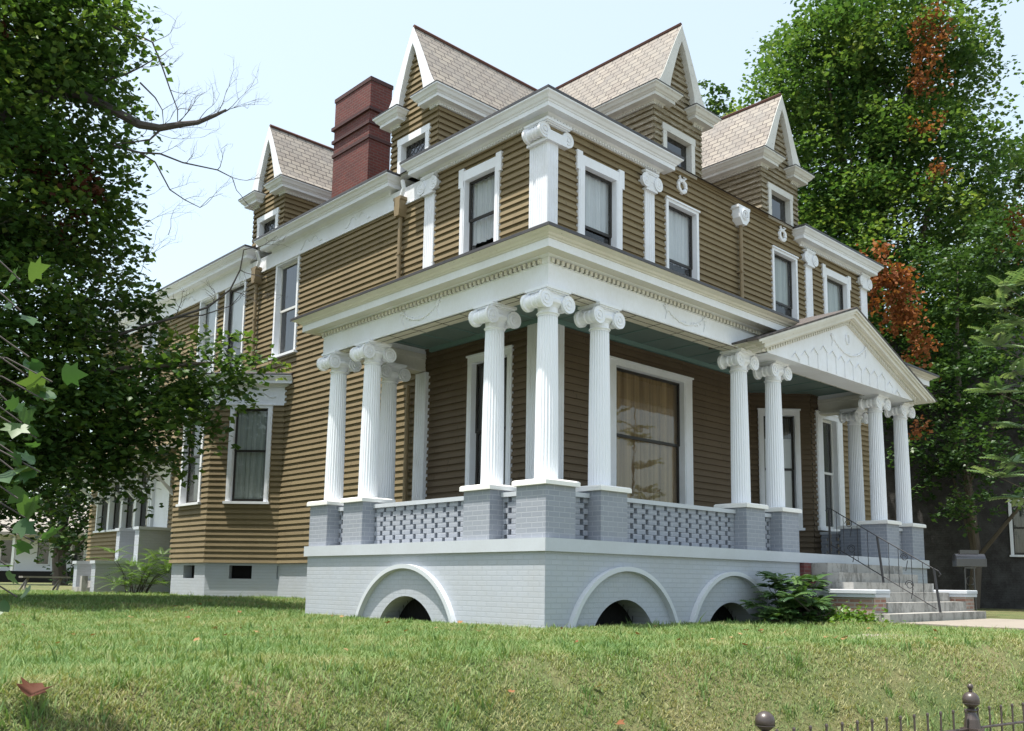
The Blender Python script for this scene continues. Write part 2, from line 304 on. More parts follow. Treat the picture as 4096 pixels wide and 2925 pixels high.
# ------------------------------------------------------------------ the house
H = thing('house', 'brown clapboard two storey house with white columned wraparound porch and steep slate dormers', 'house', (2.35, 2.4, -1.2))
XL, YF, E_ = 2.35, 2.4, .13
TL = lambda u, o, z: (XL - o, u, z)
TF = lambda u, o, z: (u, YF - o, z)
def TP(p0, d):
    d = Vector(d).normalized(); n = Vector((d.y, -d.x)); p0 = Vector(p0)
    return lambda u, o, z: (p0.x + d.x * u + n.x * o, p0.y + d.y * u + n.y * o, z)
def siding(mb, T, u0, u1, z0, z1, holes=(), clip=None, t=.015, phase=-.21):
    k0 = math.floor((z0 - phase) / E_); k1 = math.ceil((z1 - phase) / E_ - 1e-6)
    for k in range(k0, k1):
        jr = random.Random(k * 31 + int(abs(u0) * 7) + int(abs(z0) * 13)); oj = jr.uniform(-.004, .004); zb = phase + k * E_; zt = zb + E_; a, c = max(zb, z0), min(zt, z1)
        if c - a < 1e-4: continue
        zk = zb + .074 + jr.uniform(-.007, .007); br = sorted({a, c, *[q for q in (zk, zk + .006) if a < q < c], *[q for h in holes for q in h[2:] if a < q < c]})
        of = lambda z: t + oj + .019 - (z - zb) * .16 if z <= zk + 1e-6 else -.008
        for i in range(len(br) - 1):
            za, zc = br[i], br[i + 1]; zm = (za + zc) / 2
            hs = sorted((max(u0, h[0]), min(u1, h[1])) for h in holes if h[2] < zm < h[3] and h[0] < u1 and h[1] > u0); iv = []; x = u0
            for ha, hb in hs:
                if ha > x: iv.append((x, ha))
                x = max(x, hb)
            if x < u1: iv.append((x, u1))
            for p, q in iv:
                pa, qa, pc, qc = p, q, p, q
                if clip:
                    la, ra = clip(za); lc, rc = clip(zc); pa, qa, pc, qc = max(p, la), min(q, ra), max(p, lc), min(q, rc)
                    if qa <= pa: continue
                    if qc < pc: pc = qc = (pc + qc) / 2
                mb.quad(T(pa, of(za), za), T(qa, of(za), za), T(qc, of(zc), zc), T(pc, of(zc), zc))
                if i == 0: mb.quad(T(pa, of(za), za), T(qa, of(za), za), T(qa, -.009, za + .001), T(pa, -.009, za + .001))
NB = [0]
def window(T, u0, u1, z0, z1, cw=.12, style='double', curtain='white_curtain', shade=None, mid=None, ears=False, sash='dark_sash', casing='white_paint', proud=.052, parent=None, sill=True, cur_top=None, cur_bot=None, glass='window_glass', head=None, rec=.07):
    """glass opening u0..u1 x z0..z1 on the wall plane; casing around it"""
    hd = head or cw
    f = MB(); f.box(u0 - cw, u0, -.10, proud, z0, z1, T); f.box(u1, u1 + cw, -.10, proud, z0, z1, T); f.box(u0 - cw, u1 + cw, -.10, proud + .003, z1, z1 + hd, T)
    if ears: f.box(u0 - cw - .05, u0 - cw + .10, .0, proud + .01, z1 - .12, z1 + hd + .06, T); f.box(u1 + cw - .10, u1 + cw + .05, .0, proud + .01, z1 - .12, z1 + hd + .06, T)
    else: f.box(u0 - cw - .02, u1 + cw + .02, 0, proud + .03, z1 + hd, z1 + hd + .035, T)
    if cw > .1:
        f.box(u0 - cw + .03, u0 - .03, proud - .005, proud + .012, z0, z1, T); f.box(u1 + .03, u1 + cw - .03, proud - .005, proud + .012, z0, z1, T)
    if sill: f.box(u0 - cw - .04, u1 + cw + .04, -.10, proud + .05, z0 - .06, z0, T)
    w = f.obj('window', casing, parent or H)
    g = MB(); sw = .05; a, c = u0, u1; zm = mid if mid else (z0 + z1) / 2
    R = -rec
    for q in ((a, a + sw, z0, zm), (c - sw, c, z0, zm), (a + sw, c - sw, z0, z0 + .07)): g.box(q[0], q[1], R - .055, R - .025, q[2], q[3], T)
    for q in ((a, a + sw, zm, z1), (c - sw, c, zm, z1), (a + sw, c - sw, z1 - sw, z1), (a + sw, c - sw, zm - .02, zm + .035)): g.box(q[0], q[1], R - .03, R, q[2], q[3], T)
    g.obj('sash', sash, w)
    p = MB(); p.quad(T(a + .01, R - .012, zm), T(c - .01, R - .012, zm), T(c - .01, R - .012, z1), T(a + .01, R - .012, z1)); p.quad(T(a + .01, R - .04, z0), T(c - .01, R - .04, z0), T(c - .01, R - .04, zm), T(a + .01, R - .04, zm)); p.obj('pane', glass, w)
    if curtain:
        cb = MB(); n = max(8, int((c - a) / .04)); top = cur_top or z1; bot = cur_bot or z0; NB[0] += 1; rr = random.Random(NB[0]); ph = rr.random() * 6
        for i in range(n):
            q = [(a + (c - a) * j / n, -.17 + .018 * math.sin(j * 1.9 + ph) + .012 * math.sin(j * .83 + ph)) for j in (i, i + 1)]
            cb.quad(T(q[0][0], q[0][1] - R - .07, bot), T(q[1][0], q[1][1] - R - .07, bot), T(q[1][0], q[1][1] - R - .07, top), T(q[0][0], q[0][1] - R - .07, top))
        cb.obj('curtain', curtain, w)
    if shade:
        sb = MB(); sb.box(a + .03, c - .03, R - .085, R - .075, shade[0], shade[1], T); sb.obj('roller_shade', 'white_shade', w)
    d = MB(); d.box(a - .05, c + .05, -.62, -.60, z0 - .05, z1 + .05, T); d.obj('dark_interior', 'black_void', w)  # near-black sheet standing in for the shade of the unlit room
    return w
# left face windows (u = y)
HL = [(3.76, 4.64, 5.25, 7.17), (10.96, 11.95, 4.87, 7.2), (13.69, 14.72, 4.87, 7.2), (15.31, 16.29, 4.87, 7.2), (19.3, 20.3, 4.87, 7.2), (3.33, 4.31, .75, 3.46), (18.98, 23.3, .92, 2.9)]
HF = [(3.28, 4.17, 5.2, 7.06), (5.79, 6.75, 4.9, 7.14), (9.80, 10.77, 4.9, 7.18), (12.28, 13.33, 5.1, 7.2), (4.16, 6.25, .78, 3.44), (11.83, 12.52, .78, 3.46)]
mb = MB(); siding(mb, TL, 5.95, 24, -.21, 7.26, HL + [(11.3, 15.67, -.3, 4.1), (17.75, 18.85, -.3, 2.6)]); siding(mb, TL, 2.4, 5.95, 4.0, 7.64, HL)
mb.obj('clapboard_wall', 'brown_siding', H)['label'] = 'sunlit side wall of brown clapboards'
mb = MB(); siding(mb, TF, 2.35, 14.5, 4.0, 7.96, HF); mb.box(5.4, 11.2, 0.005, .05, 7.90, 7.985, TF); mb.box(5.34, 11.24, .012, .048, 7.21, 7.27, TF)
siding(mb, TF, 12.0, 14.5, -.21, 4.0, HF)
mb.obj('clapboard_wall', 'brown_siding', H)['label'] = 'shaded upper front wall of brown clapboards'
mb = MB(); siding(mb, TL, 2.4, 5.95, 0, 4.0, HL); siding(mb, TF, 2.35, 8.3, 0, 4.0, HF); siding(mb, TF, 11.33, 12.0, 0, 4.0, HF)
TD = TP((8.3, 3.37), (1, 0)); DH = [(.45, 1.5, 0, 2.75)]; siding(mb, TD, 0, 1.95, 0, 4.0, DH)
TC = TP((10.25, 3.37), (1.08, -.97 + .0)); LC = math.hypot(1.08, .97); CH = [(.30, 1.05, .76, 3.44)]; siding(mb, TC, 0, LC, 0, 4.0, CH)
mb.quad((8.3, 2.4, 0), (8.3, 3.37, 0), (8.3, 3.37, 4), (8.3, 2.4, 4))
mb.obj('porch_wall', 'porch_shade_siding', H)['label'] = 'shade darkened brown clapboard wall inside the porch'
# unseen back and right walls close the house
mb = MB(); mb.quad((14.5, 2.4, -.2), (14.5, 24, -.2), (14.5, 24, 7.96), (14.5, 2.4, 7.96)); mb.quad((2.35, 24, -.2), (14.5, 24, -.2), (14.5, 24, 7.96), (2.35, 24, 7.96)); mb.obj('rear_wall', 'brown_siding', H)
mb = MB(); mb.box(2.40, 14.45, 6.2, 23.9, -1.3, -.215); mb.box(2.55, 14.45, 2.6, 6.2, -1.3, -.215)
mb.obj('foundation', 'grey_painted_brick', H)
# windows of the left face
window(TL, *HL[0], cw=.13, ears=True, mid=6.356, sash='dark_sash', curtain='white_curtain', cur_bot=5.9, head=.2)
window(TL, *HL[1], cw=.075, mid=6.03, sash='white_sash', curtain='dim_curtain', head=.04, glass='dark_glass')
window(TL, *HL[2], cw=.075, mid=5.9, sash='dark_sash', curtain='dim_curtain', shade=(5.98, 7.2), head=.04, rec=.05)
window(TL, *HL[3], cw=.075, mid=6.17, sash='white_sash', curtain='white_curtain', head=.04)
window(TL, *HL[4], cw=.075, mid=6.1, sash='white_sash', curtain='white_curtain', head=.04)
window(TL, *HL[5], cw=.12, mid=2.15, curtain='dim_curtain')
# windows of the front face
window(TF, *HF[0], cw=.17, ears=True, mid=5.95, curtain='white_curtain', cur_bot=5.99, head=.19)
window(TF, *HF[1], cw=.075, mid=5.97, curtain='white_curtain', cur_bot=5.97, head=.06)
window(TF, *HF[2], cw=.075, mid=6.0, curtain='grey_curtain', cur_bot=6.0, head=.06)
window(TF, *HF[3], cw=.16, ears=True, mid=6.1, curtain='grey_curtain', head=.18)
window(TF, *HF[4], cw=.27, mid=2.15, curtain='gold_curtain', head=.1)
window(TF, *HF[5], cw=.30, mid=2.14, curtain='dim_curtain', sash='white_sash', head=.12)
window(TC, *CH[0], cw=.13, mid=2.15, curtain='dim_curtain', shade=(.8, 2.9))
dr = MB(); dr.box(.33, .45, -.1, .04, 0, 2.75, TD); dr.box(1.5, 1.62, -.1, .04, 0, 2.75, TD); dr.box(.33, 1.62, -.1, .043, 2.75, 2.87, TD); dr.box(.45, 1.5, -.09, -.05, 0, 2.75, TD); do = dr.obj('front_door', 'dark_sash', H)
dr = MB(); dr.lathe([(.0, 0), (.03, .01), (.03, .05), (0, .06)], n=10); dk = dr.obj('door_knob', 'bright_metal', do, True); dk.location = Vector(TD(1.4, -.02, 1.0))
# ---- pilasters with ionic capitals
def capital(mb, hw=None, r=.145, T=None):
    """ionic capital, z 0..0.34, volute axis along y; hw = half width of a square pilaster"""
    q = MB()
    if hw:
        q.box(-hw - .03, hw + .03, -hw - .03, hw + .03, -.02, .02); q.box(-hw - .005, hw + .005, -hw - .005, hw + .005, .02, .17); ax = hw
    else:
        q.lathe([(r + .012, -.025), (r + .022, -.012), (r + .012, .0), (r, .005), (r, .07), (r + .02, .10), (r + .055, .13), (r + .06, .17), (r + .03, .19)], n=32); ax = .175
    q.box(-ax, ax, -.16, .16, .14, .262)
    for sx in (-1, 1):
        cx, cz, R = sx * (ax + .05), .145, .128; L = .205
        prof = [(0, -L - .012), (.03, -L - .012), (.032, -L + .008), (.062, -L + .008), (.064, -L - .004), (.08, -L - .004), (.083, -L + .01), (.098, -L + .01), (R, -L), (R, -L + .05), (.095, -L + .06), (.088, -.075), (.098, -.06), (.098, -.03), (.085, -.02), (.085, .02), (.098, .03), (.098, .06), (.088, .075), (.095, L - .06), (R, L - .05), (R, L), (.098, L - .01), (.08, L + .004), (.064, L + .004), (.062, L - .008), (.03, L + .012), (0, L + .012)]
        n = 24; b0 = len(q.v)
        for rr, yy in prof:
            for i in range(n): a = 2 * math.pi * i / n; q.v.append((cx + rr * math.cos(a), yy, cz + rr * math.sin(a)))
        for j in range(len(prof) - 1):
            for i in range(n): k2 = (i + 1) % n; q.f.append((b0 + j * n + i, b0 + j * n + k2, b0 + (j + 1) * n + k2, b0 + (j + 1) * n + i))
    w = ax + .07
    for a0, z0, z1 in ((w - .05, .262, .28), (w - .02, .28, .30), (w + .0, .30, .34)): q.box(-a0, a0, -a0 + .02, a0 - .02, z0, z1)
    b0 = len(mb.v); mb.v += [tuple(T(*p)) if T else p for p in q.v]; mb.f += [tuple(b0 + i for i in f) for f in q.f]
def flutes(mb, T, u0, u1, o, z0, z1, n):
    w = (u1 - u0) / (2 * n + 1)
    for i in range(n + 1): mb.box(u0 + 2 * i * w, u0 + (2 * i + 1) * w, o, o + .007, z0, z1, T)
def pilaster_cap_offset(x, y, z, sc=1.0): return lambda u, o, zz: (x + u * sc, y + o * sc, z + zz * sc)
def corner_pilaster(x0, y0, wx, wy, z0, z1, cap=True):
    p = MB(); p.box(x0 - .045, x0 + wx, y0 - .045, y0 + wy, z0, z1)
    flutes(p, lambda u, o, z: (x0 - .045 - o, u, z), y0 - .02, y0 + wy - .02, 0, z0, z1 - .01, 7); flutes(p, lambda u, o, z: (u, y0 - .045 - o, z), x0 - .02, x0 + wx - .02, 0, z0, z1 - .01, 5)
    ob = p.obj('corner_pilaster', 'white_paint', H)
    if cap:
        c = MB(); capital(c, hw=.215, T=pilaster_cap_offset(x0 + .16, y0 + .16, z1, 1.12)); c.obj('capital', 'white_paint', ob)
    return ob
corner_pilaster(XL, YF, .22, .42, 4.2, 7.22)
corner_pilaster(XL, YF, .42, .42, 0, 3.97, False)
def flat_pilaster(T, u0, u1, z0, z1, cap=True, parent=H, pr=.05):
    p = MB(); p.box(u0, u1, -.02, pr, z0, z1, T); flutes(p, T, u0 + .02, u1 - .02, pr, z0, z1 - .01, 4); ob = p.obj('pilaster', 'white_paint', parent)
    if cap:
        c = MB(); uc = (u0 + u1) / 2; hw = (u1 - u0) / 2
        capital(c, hw=hw * .95, T=lambda u, o, z: T(uc + u, .02 - o * .55, z1 + z * 1.12)); c.obj('capital', 'white_paint', ob)
    return ob
flat_pilaster(TL, 5.6, 5.92, 4.3, 7.24); flat_pilaster(TF, 5.03, 5.33, 4.3, 7.17); flat_pilaster(TF, 11.24, 11.55, 4.3, 7.2); flat_pilaster(TF, 14.1, 14.45, 4.3, 7.3)
flat_pilaster(TL, 5.64, 5.98, 0, 3.5, False, pr=.10); flat_pilaster(TL, 2.95, 3.0, 0, .01, False)
# ---- cornices of the upper walls
UC = [(0.0, 7.62), (.05, 7.62), (.055, 7.66), (.10, 7.69), (.12, 7.705), (.275, 7.705), (.275, 7.785), (.29, 7.79), (.30, 7.815), (.325, 7.83), (.36, 7.88), (.40, 7.91), (.40, 7.935)]
UT = [(.40, 7.937), (.408, 7.937), (.408, 7.985), (.38, 7.99), (-.3, 8.03), (-.3, 7.94)]
def cornice(path, name='cornice', dent=True, mat='white_paint'):
    m = MB(); m.sweep(path, UC + [(.40, 7.936), (-.25, 7.936), (-.25, 7.62)]); c = m.obj(name, mat, H)
    if dent: d = MB(); d.dents(path, .05, .045, .035, 7.625, 7.665, .03); d.obj('dentil_course', mat, c)
    g = MB(); g.sweep(path, UT); g.obj('gutter_edge', 'dark_metal', c)
    return c
cornice([(2.9, 5.93), (2.345, 5.93), (2.345, 2.395), (5.44, 2.395), (5.44, 2.9)])
cornice([(2.9, 12.2), (2.345, 12.2), (2.345, 7.19), (2.9, 7.19)], dent=False)
cornice([(2.9, 25), (2.345, 25), (2.345, 13.46), (2.9, 13.46)], dent=False)
cornice([(11.05, 2.9), (11.05, 2.395), (14.36, 2.395), (14.36, 2.9)])
# white frieze boards of the long side
m = MB(); m.box(5.97, 24, .0, .045, 7.25, 7.64, TL); m.box(5.97, 24, .04, .06, 7.25, 7.275, TL); fz = m.obj('frieze', 'white_paint', H)
m = MB()
for uc in (8.4, 10.4, 17.2):   # faint scroll relief on the frieze
    for s in (-1, 1): m.tube([TL(uc + s * (.05 + .45 * t), .05, 7.46 + .1 * math.sin(t * 5.5)) for t in np.linspace(0, 1, 14)], .012, 5)
m.obj('scroll_relief', 'white_paint', fz)
# ---- main roof
def slope_uv(v): return (v.x + v.y, v.z * 1.6)
m = MB(); a = [(2.2, 2.25), (14.65, 2.25), (14.65, 24.2), (2.2, 24.2)]; i_ = [(5.9, 5.95), (10.95, 5.95), (10.95, 20.5), (5.9, 20.5)]
P = [(*p, 7.94) for p in a] + [(*p, 9.5) for p in i_]; m.add(P, [(k2, (k2 + 1) % 4, 4 + (k2 + 1) % 4, 4 + k2) for k2 in range(4)] + [(4, 5, 6, 7)]); m.obj('main_roof', 'dark_slate', H, uv=slope_uv)
# ---- dormers
OUT = [(0, 11.18), (.20, 10.80), (.36, 10.47), (.52, 10.13), (.63, 9.89), (.74, 9.69), (.86, 9.55), (1.0, 9.465), (1.13, 9.43)]
INN = [(0, 10.80), (.10, 10.60), (.20, 10.33), (.30, 10.04), (.36, 9.86), (.405, 9.7), (.42, 9.6), (.43, 9.52), (.44, 9.42)]
DE = [(.0, 9.12), (.035, 9.12), (.04, 9.16), (.075, 9.19), (.21, 9.19), (.21, 9.255), (.225, 9.26), (.24, 9.28), (.27, 9.30), (.30, 9.35), (.33, 9.375), (.33, 9.405), (.0, 9.412), (-.05, 9.412), (-.05, 9.12)]
def dormer(T, uc, lab, wall='brown_siding', trim='white_paint', lattice=False, back=5.2):
    t = lambda u, o, z: T(uc + u, o, z)
    wu, wz0, wz1 = .42, 7.98, 8.66
    m = MB()
    clip = lambda z: (-.828, .828) if z < 9.45 else (lambda h: (-h, h))(max(0, np.interp(z, [9.43, 9.6, 9.86, 10.33, 10.86], [.8, .52, .40, .22, 0])))
    siding(m, t, -.828, .828, 7.95, 10.84, [(-wu, wu, wz0, wz1)], clip)
    for s in (-1, 1): siding(m, (lambda s: lambda u, o, z: t(s * (.8 + o), -u, z))(s), -.028, back, 7.95, 9.14)
    d = m.obj('dormer', wall, H); d['label'] = lab
    # window
    w = MB(); cw = .12
    w.box(-wu - cw, -wu, -.1, .05, wz0, wz1, t); w.box(wu, wu + cw, -.1, .05, wz0, wz1, t); w.box(-wu - cw - .02, wu + cw + .02, -.1, .054, wz1, wz1 + .15, t); w.box(-wu - cw - .05, wu + cw + .05, -.1, .06, wz0 - .06, wz0, t)
    w.obj('window_frame', trim, d)
    w = MB(); w.quad(t(-wu, -.09, wz0), t(wu, -.09, wz0), t(wu, -.09, wz1), t(-wu, -.09, wz1)); w.obj('window_pane', 'dark_glass', d)
    w = MB(); w.quad(t(-wu, -.14, wz0), t(wu, -.14, wz0), t(wu, -.14, wz1), t(-wu, -.14, wz1)); w.obj('window_screen', 'screen_mesh', d)
    if lattice:
        w = MB(); c1 = .16
        for k2 in range(-8, 9):
            for sg in (-1, 1):
                pts = []
                for q in np.linspace(0, .68, 18):
                    u = k2 * c1 + sg * q
                    if abs(u) <= wu: pts.append(t(u, -.08, wz0 + q))
                if len(pts) > 1: w.tube([pts[0], pts[-1]], .006, 4)
        w.obj('lattice', 'dark_metal', d)
    # roof: slates both sides, ridge, bargeboards
    for s in (-1, 1):
        m = MB(); UVs = []; L = 0
        for j in range(len(OUT) - 1):
            (h0, z0), (h1, z1) = OUT[j], OUT[j + 1]; seg = math.hypot(h1 - h0, z1 - z0)
            m.add([t(s * h0, .13, z0), t(s * h1, .13, z1), t(s * h1, -back - 1, z1), t(s * h0, -back - 1, z0)], [(0, 1, 2, 3)]); UVs += [(.13, L), (.13, L + seg), (-back - 1, L + seg), (-back - 1, L)]; L += seg
        ro = m.obj('roof_slope', 'pale_slate', d); ul = ro.data.uv_layers.new(name='UVMap')
        for lp in ro.data.loops: q = UVs[lp.vertex_index]; ul.data[lp.index].uv = (q[0] + uc, -q[1] + .02)
        m = MB()
        for j in range(len(OUT) - 1):
            a, b2, c, e = OUT[j], OUT[j + 1], INN[j + 1], INN[j]
            pl = [(s * a[0], a[1] - .015), (s * b2[0], b2[1] - .015), (s * c[0], c[1]), (s * e[0], e[1])]
            m.prism(pl, .07, .145, t)
            m.quad(t(s * e[0], .07, e[1]), t(s * c[0], .07, c[1]), t(s * c[0], -.01, c[1]), t(s * e[0], -.01, e[1]))
        m.obj('bargeboard', trim, d)
        m = MB(); m.sweep([(s * .56, -.2), (s * .56, 0), (s * .8, 0), (s * .8, -back)] if s < 0 else [(s * .8, -back), (s * .8, 0), (s * .56, 0), (s * .56, -.2)], DE, t)
        m.dents([(s * .56, 0), (s * .8, 0), (s * .8, -2.5)] if s < 0 else [(s * .8, -2.5), (s * .8, 0), (s * .56, 0)], .035, .04, .03, 9.122, 9.158, .025, t)
        m.obj('eave_cornice', trim, d)
        m = MB(); m.sweep([(s * .56, -.2), (s * .56, 0), (s * .8, 0), (s * .8, -back)] if s < 0 else [(s * .8, -back), (s * .8, 0), (s * .56, 0), (s * .56, -.2)], [(.335, 9.407), (.34, 9.407), (.34, 9.422), (0, 9.445), (0, 9.414)], t); m.obj('eave_flashing', 'dark_metal', d)
    m = MB(); m.tube([t(0, .12, 11.19), t(0, -back - 1, 11.19)], .045, 6); m.obj('ridge_tiles', 'ridge_tile', d)
    return d
dormer(TL, 6.39, 'left dormer nearest the house corner', lattice=True)
dormer(TL, 12.62, 'dormer left of the chimney with a dark lattice window', lattice=True)
dormer(TF, 6.18, 'front dormer nearest the house corner with peeling trim', 'worn_siding', 'worn_white_paint')
dormer(TF, 10.17, 'right front dormer with peeling grey brown boards', 'worn_siding', 'worn_white_paint')
# ---- chimney
m = MB(); m.box(3.0, 3.62, 9.13, 10.7, 7.9, 11.38); ch = m.obj('chimney', 'red_brick', H)
for z0, z1, e in ((9.9, 9.98, .03), (10.27, 10.35, .045), (10.62, 10.70, .06), (11.38, 11.48, .02)):
    m = MB(); m.box(3.0 - e, 3.62 + e, 9.13 - e, 10.7 + e, z0, z1); m.obj('brick_band', 'sooty_brick', ch)
m = MB(); m.box(3.1, 3.5, 9.25, 10.58, 11.475, 11.485); m.obj('flue', 'black_void', ch)
# ---- wreaths, downspouts
for x, z in ((6.27, 7.62), (10.21, 7.66)):
    m = MB(); pts = [TF(x + .125 * math.cos(a), .03, z + .125 * math.sin(a)) for a in np.linspace(math.pi / 2, math.pi * 2.5, 28)]; rr = random.Random(3)
    m.tube(pts, [.042 + .012 * rr.random() for _ in pts], 6)
    for s in (-1, 1): m.tube([TF(x + s * .02, .04, z + .1), TF(x + s * .11, .05, z + .19), TF(x + s * .05, .03, z + .22)], [.02, .03, .015], 5)
    m.obj('wreath', 'white_paint', H)
def downspout(T, u, ztop, zbot, bends=(), mat='spout_paint', head=True, wide=.19, hm=None):
    m = MB(); m.tube([T(u, .11, ztop), T(u, .11, zbot)], .045, 8)
    for z in np.arange(zbot + .4, ztop, 1.35): m.box(u - .055, u + .055, .0, .16, z, z + .03, T)
    d = m.obj('downspout', mat, H)
    if bends: m = MB(); m.tube([T(*q) for q in bends], .045, 8); m.obj('gooseneck', 'white_paint', d)
    if head:
        m = MB(); w = wide / 2; m.prism([(u - w - .03, ztop + .42), (u + w + .03, ztop + .42), (u + w + .03, ztop + .36), (u + w, ztop + .34), (u + w * .95, ztop + .14), (u + .07, ztop), (u - .07, ztop), (u - w * .95, ztop + .14), (u - w, ztop + .34), (u - w - .03, ztop + .36)], .0, .22, T)
        m.obj('conductor_head', hm or mat, d)
        if hm:
            f = MB(); n = 20
            for rad, k2 in ((.11, 0), (.06, 1)): f.tube([T(u + rad * math.cos(a), .235, ztop + .23 + rad * math.sin(a)) for a in np.linspace(0, 6.28, n)], .018, 5)
            f.obj('rosette', 'white_paint', d)
    return d
downspout(TF, 8.32, 7.33, 4.5, hm='white_paint', wide=.40, mat='spout_paint')
downspout(TL, 6.66, 6.98, 4.4, bends=[(6.5, .20, 7.72), (6.5, .16, 7.55), (6.62, .14, 7.38), (6.66, .12, 7.3)], wide=.2)
downspout(TL, 12.9, 6.96, 0.2, bends=[(12.62, .3, 7.72), (12.66, .18, 7.5), (12.85, .14, 7.35), (12.9, .12, 7.25)], wide=.2)
downspout(TL, 6.2, 3.3, -.2, head=False)
# ---- bay window of the left side
BP = [(2.35, 15.67), (1.13, 14.45), (1.13, 12.52), (2.35, 11.3)]
B3 = TP(BP[0], (-1, -1)); B2 = TP(BP[1], (0, -1)); B1 = TP(BP[2], (1, -1)); LBY = 1.22 * math.sqrt(2)
h1 = [(.53, 1.33, 1.24, 3.5)]; h2 = [(.48, 1.45, 1.24, 3.4)]
# B1: u runs from (1.13,12.52) to (2.35,11.3)
m = MB(); siding(m, B3, 0, LBY + .012, -.21, 3.57, [(.45, 1.3, 1.24, 3.4)]); siding(m, B2, -.012, 1.942, -.21, 3.57, h2); siding(m, B1, -.012, LBY, -.21, 3.57, h1)
bay = m.obj('bay_wall', 'brown_siding', H)
window(B1, *h1[0], cw=.11, mid=2.46, curtain='grey_curtain', head=.06); window(B2, *h2[0], cw=.10, mid=2.4, curtain='dim_curtain'); window(B3, .45, 1.3, 1.24, 3.4, cw=.10, curtain='dim_curtain')
BQ = [BP[0], BP[1], BP[2], BP[3]]
m = MB(); m.sweep([(2.5, 15.82), *BQ[1:3], (2.5, 11.15)], [(0, 3.57), (.03, 3.57), (.03, 3.6), (.02, 3.61), (.02, 4.02), (-.05, 4.02), (-.05, 3.57)]); bf = m.obj('bay_frieze', 'white_paint', H)
m = MB(); m.tube([B1(.5 + 1.0 * t, .04, 3.82 + .06 * math.sin(t * 12)) for t in np.linspace(0, 1, 20)], .014, 5); m.obj('scroll_relief', 'white_paint', bf)
m = MB(); m.sweep([(2.5, 15.82), *BQ[1:3], (2.5, 11.15)], [(0, 4.02), (.06, 4.02), (.10, 4.07), (.25, 4.07), (.25, 4.14), (.28, 4.15), (.33, 4.21), (.36, 4.23), (.36, 4.25), (-.1, 4.25), (-.1, 4.02)]); bc = m.obj('bay_cornice', 'white_paint', H)
m = MB(); m.sweep([(2.5, 15.82), *BQ[1:3], (2.5, 11.15)], [(.365, 4.252), (.37, 4.252), (.37, 4.28), (-.9, 4.62), (-.9, 4.252)]); m.obj('bay_roof', 'dark_metal', H)
m = MB(); m.box(-.1, .0, -.06, -.02, -.215, -.2); 
f = MB(); hv = {0: (.95, 1.4, -.58, -.27), 1: (.62, 1.3, -.58, -.27)}
f.sweep([(2.5, 15.82), *BQ[1:3], (2.5, 11.15)], [(-.04, -1.3), (-.04, -.58), (-.3, -.58), (-.3, -1.3)])
f.sweep([(2.5, 15.82), *BQ[1:3], (2.5, 11.15)], [(-.04, -.27), (-.04, -.2), (-.3, -.2), (-.3, -.27)])
for T_, L_, (a, c) in ((B1, LBY, (.58, 1.12)), (B2, 1.93, (.72, 1.33)), (B3, LBY, (.6, 1.1))):
    f.box(.012, a, -.3, -.04, -.58, -.27, T_); f.box(c, L_ - .012, -.3, -.04, -.58, -.27, T_); 
bfo = f.obj('bay_foundation', 'grey_painted_brick', H)
for T_, a, c in ((B1, .58, 1.12), (B2, .72, 1.33)):
    f = MB(); f.box(a, c, -.26, -.25, -.58, -.27, T_); f.obj('vent', 'black_void', bfo)
f = MB(); f.box(11.3, 15.67, -1.6, -1.5, -1, 4, TL); f.obj('bay_backing', 'black_void', bay)
# ---- rear side windows with scroll brackets, side door
n = 4; wds = 4.32 / n
for i in range(n): window(TL, 18.98 + i * wds + .07, 18.98 + (i + 1) * wds - .07, .92, 2.9, cw=.07, mid=1.9, curtain='dim_curtain', glass='dark_glass', sash='dark_sash', head=.06)
m = MB(); m.box(17.62, 17.75, -.1, .04, -.1, 2.6, TL); m.box(18.85, 18.97, -.1, .04, -.1, 2.6, TL); m.box(17.62, 18.97, -.1, .043, 2.6, 2.75, TL); m.box(17.75, 18.85, -.08, -.05, -.1, 2.6, TL); m.obj('side_door', 'white_paint', H)
for y in (17.4, 19.02, 20.08, 21.16, 22.25, 23.35):
    m = MB(); pts = []
    for t in np.linspace(0, 1, 16): pts.append((.03 + 1.05 * t ** .8, 1.75 + 1.0 * t + .09 * math.sin(t * 6.28)))
    up = [(o + .03, z + .16 + .02 * math.sin(i * 2)) for i, (o, z) in enumerate(pts)]
    for i in range(len(pts) - 1):
        a, b2, c, e = pts[i], pts[i + 1], up[i + 1], up[i]
        m.add([TL(y + s, q[0], q[1]) for s in (-.035, .035) for q in (a, b2, c, e)], [(0, 1, 2, 3), (4, 5, 6, 7), (0, 1, 5, 4), (2, 3, 7, 6), (1, 2, 6, 5), (0, 3, 7, 4)])
    m.obj('scroll_bracket', 'white_paint', H)
m = MB(); m.add([TL(17.1, 0, 3.25), TL(23.9, 0, 3.25), TL(23.9, 1.3, 2.9), TL(17.1, 1.3, 2.9), TL(17.1, 0, 3.15), TL(23.9, 0, 3.15), TL(23.9, 1.3, 2.8), TL(17.1, 1.3, 2.8)], [(0, 1, 2, 3), (4, 5, 6, 7), (2, 3, 7, 6), (0, 3, 7, 4), (1, 2, 6, 5)]); m.obj('hood_roof', 'white_paint', H)

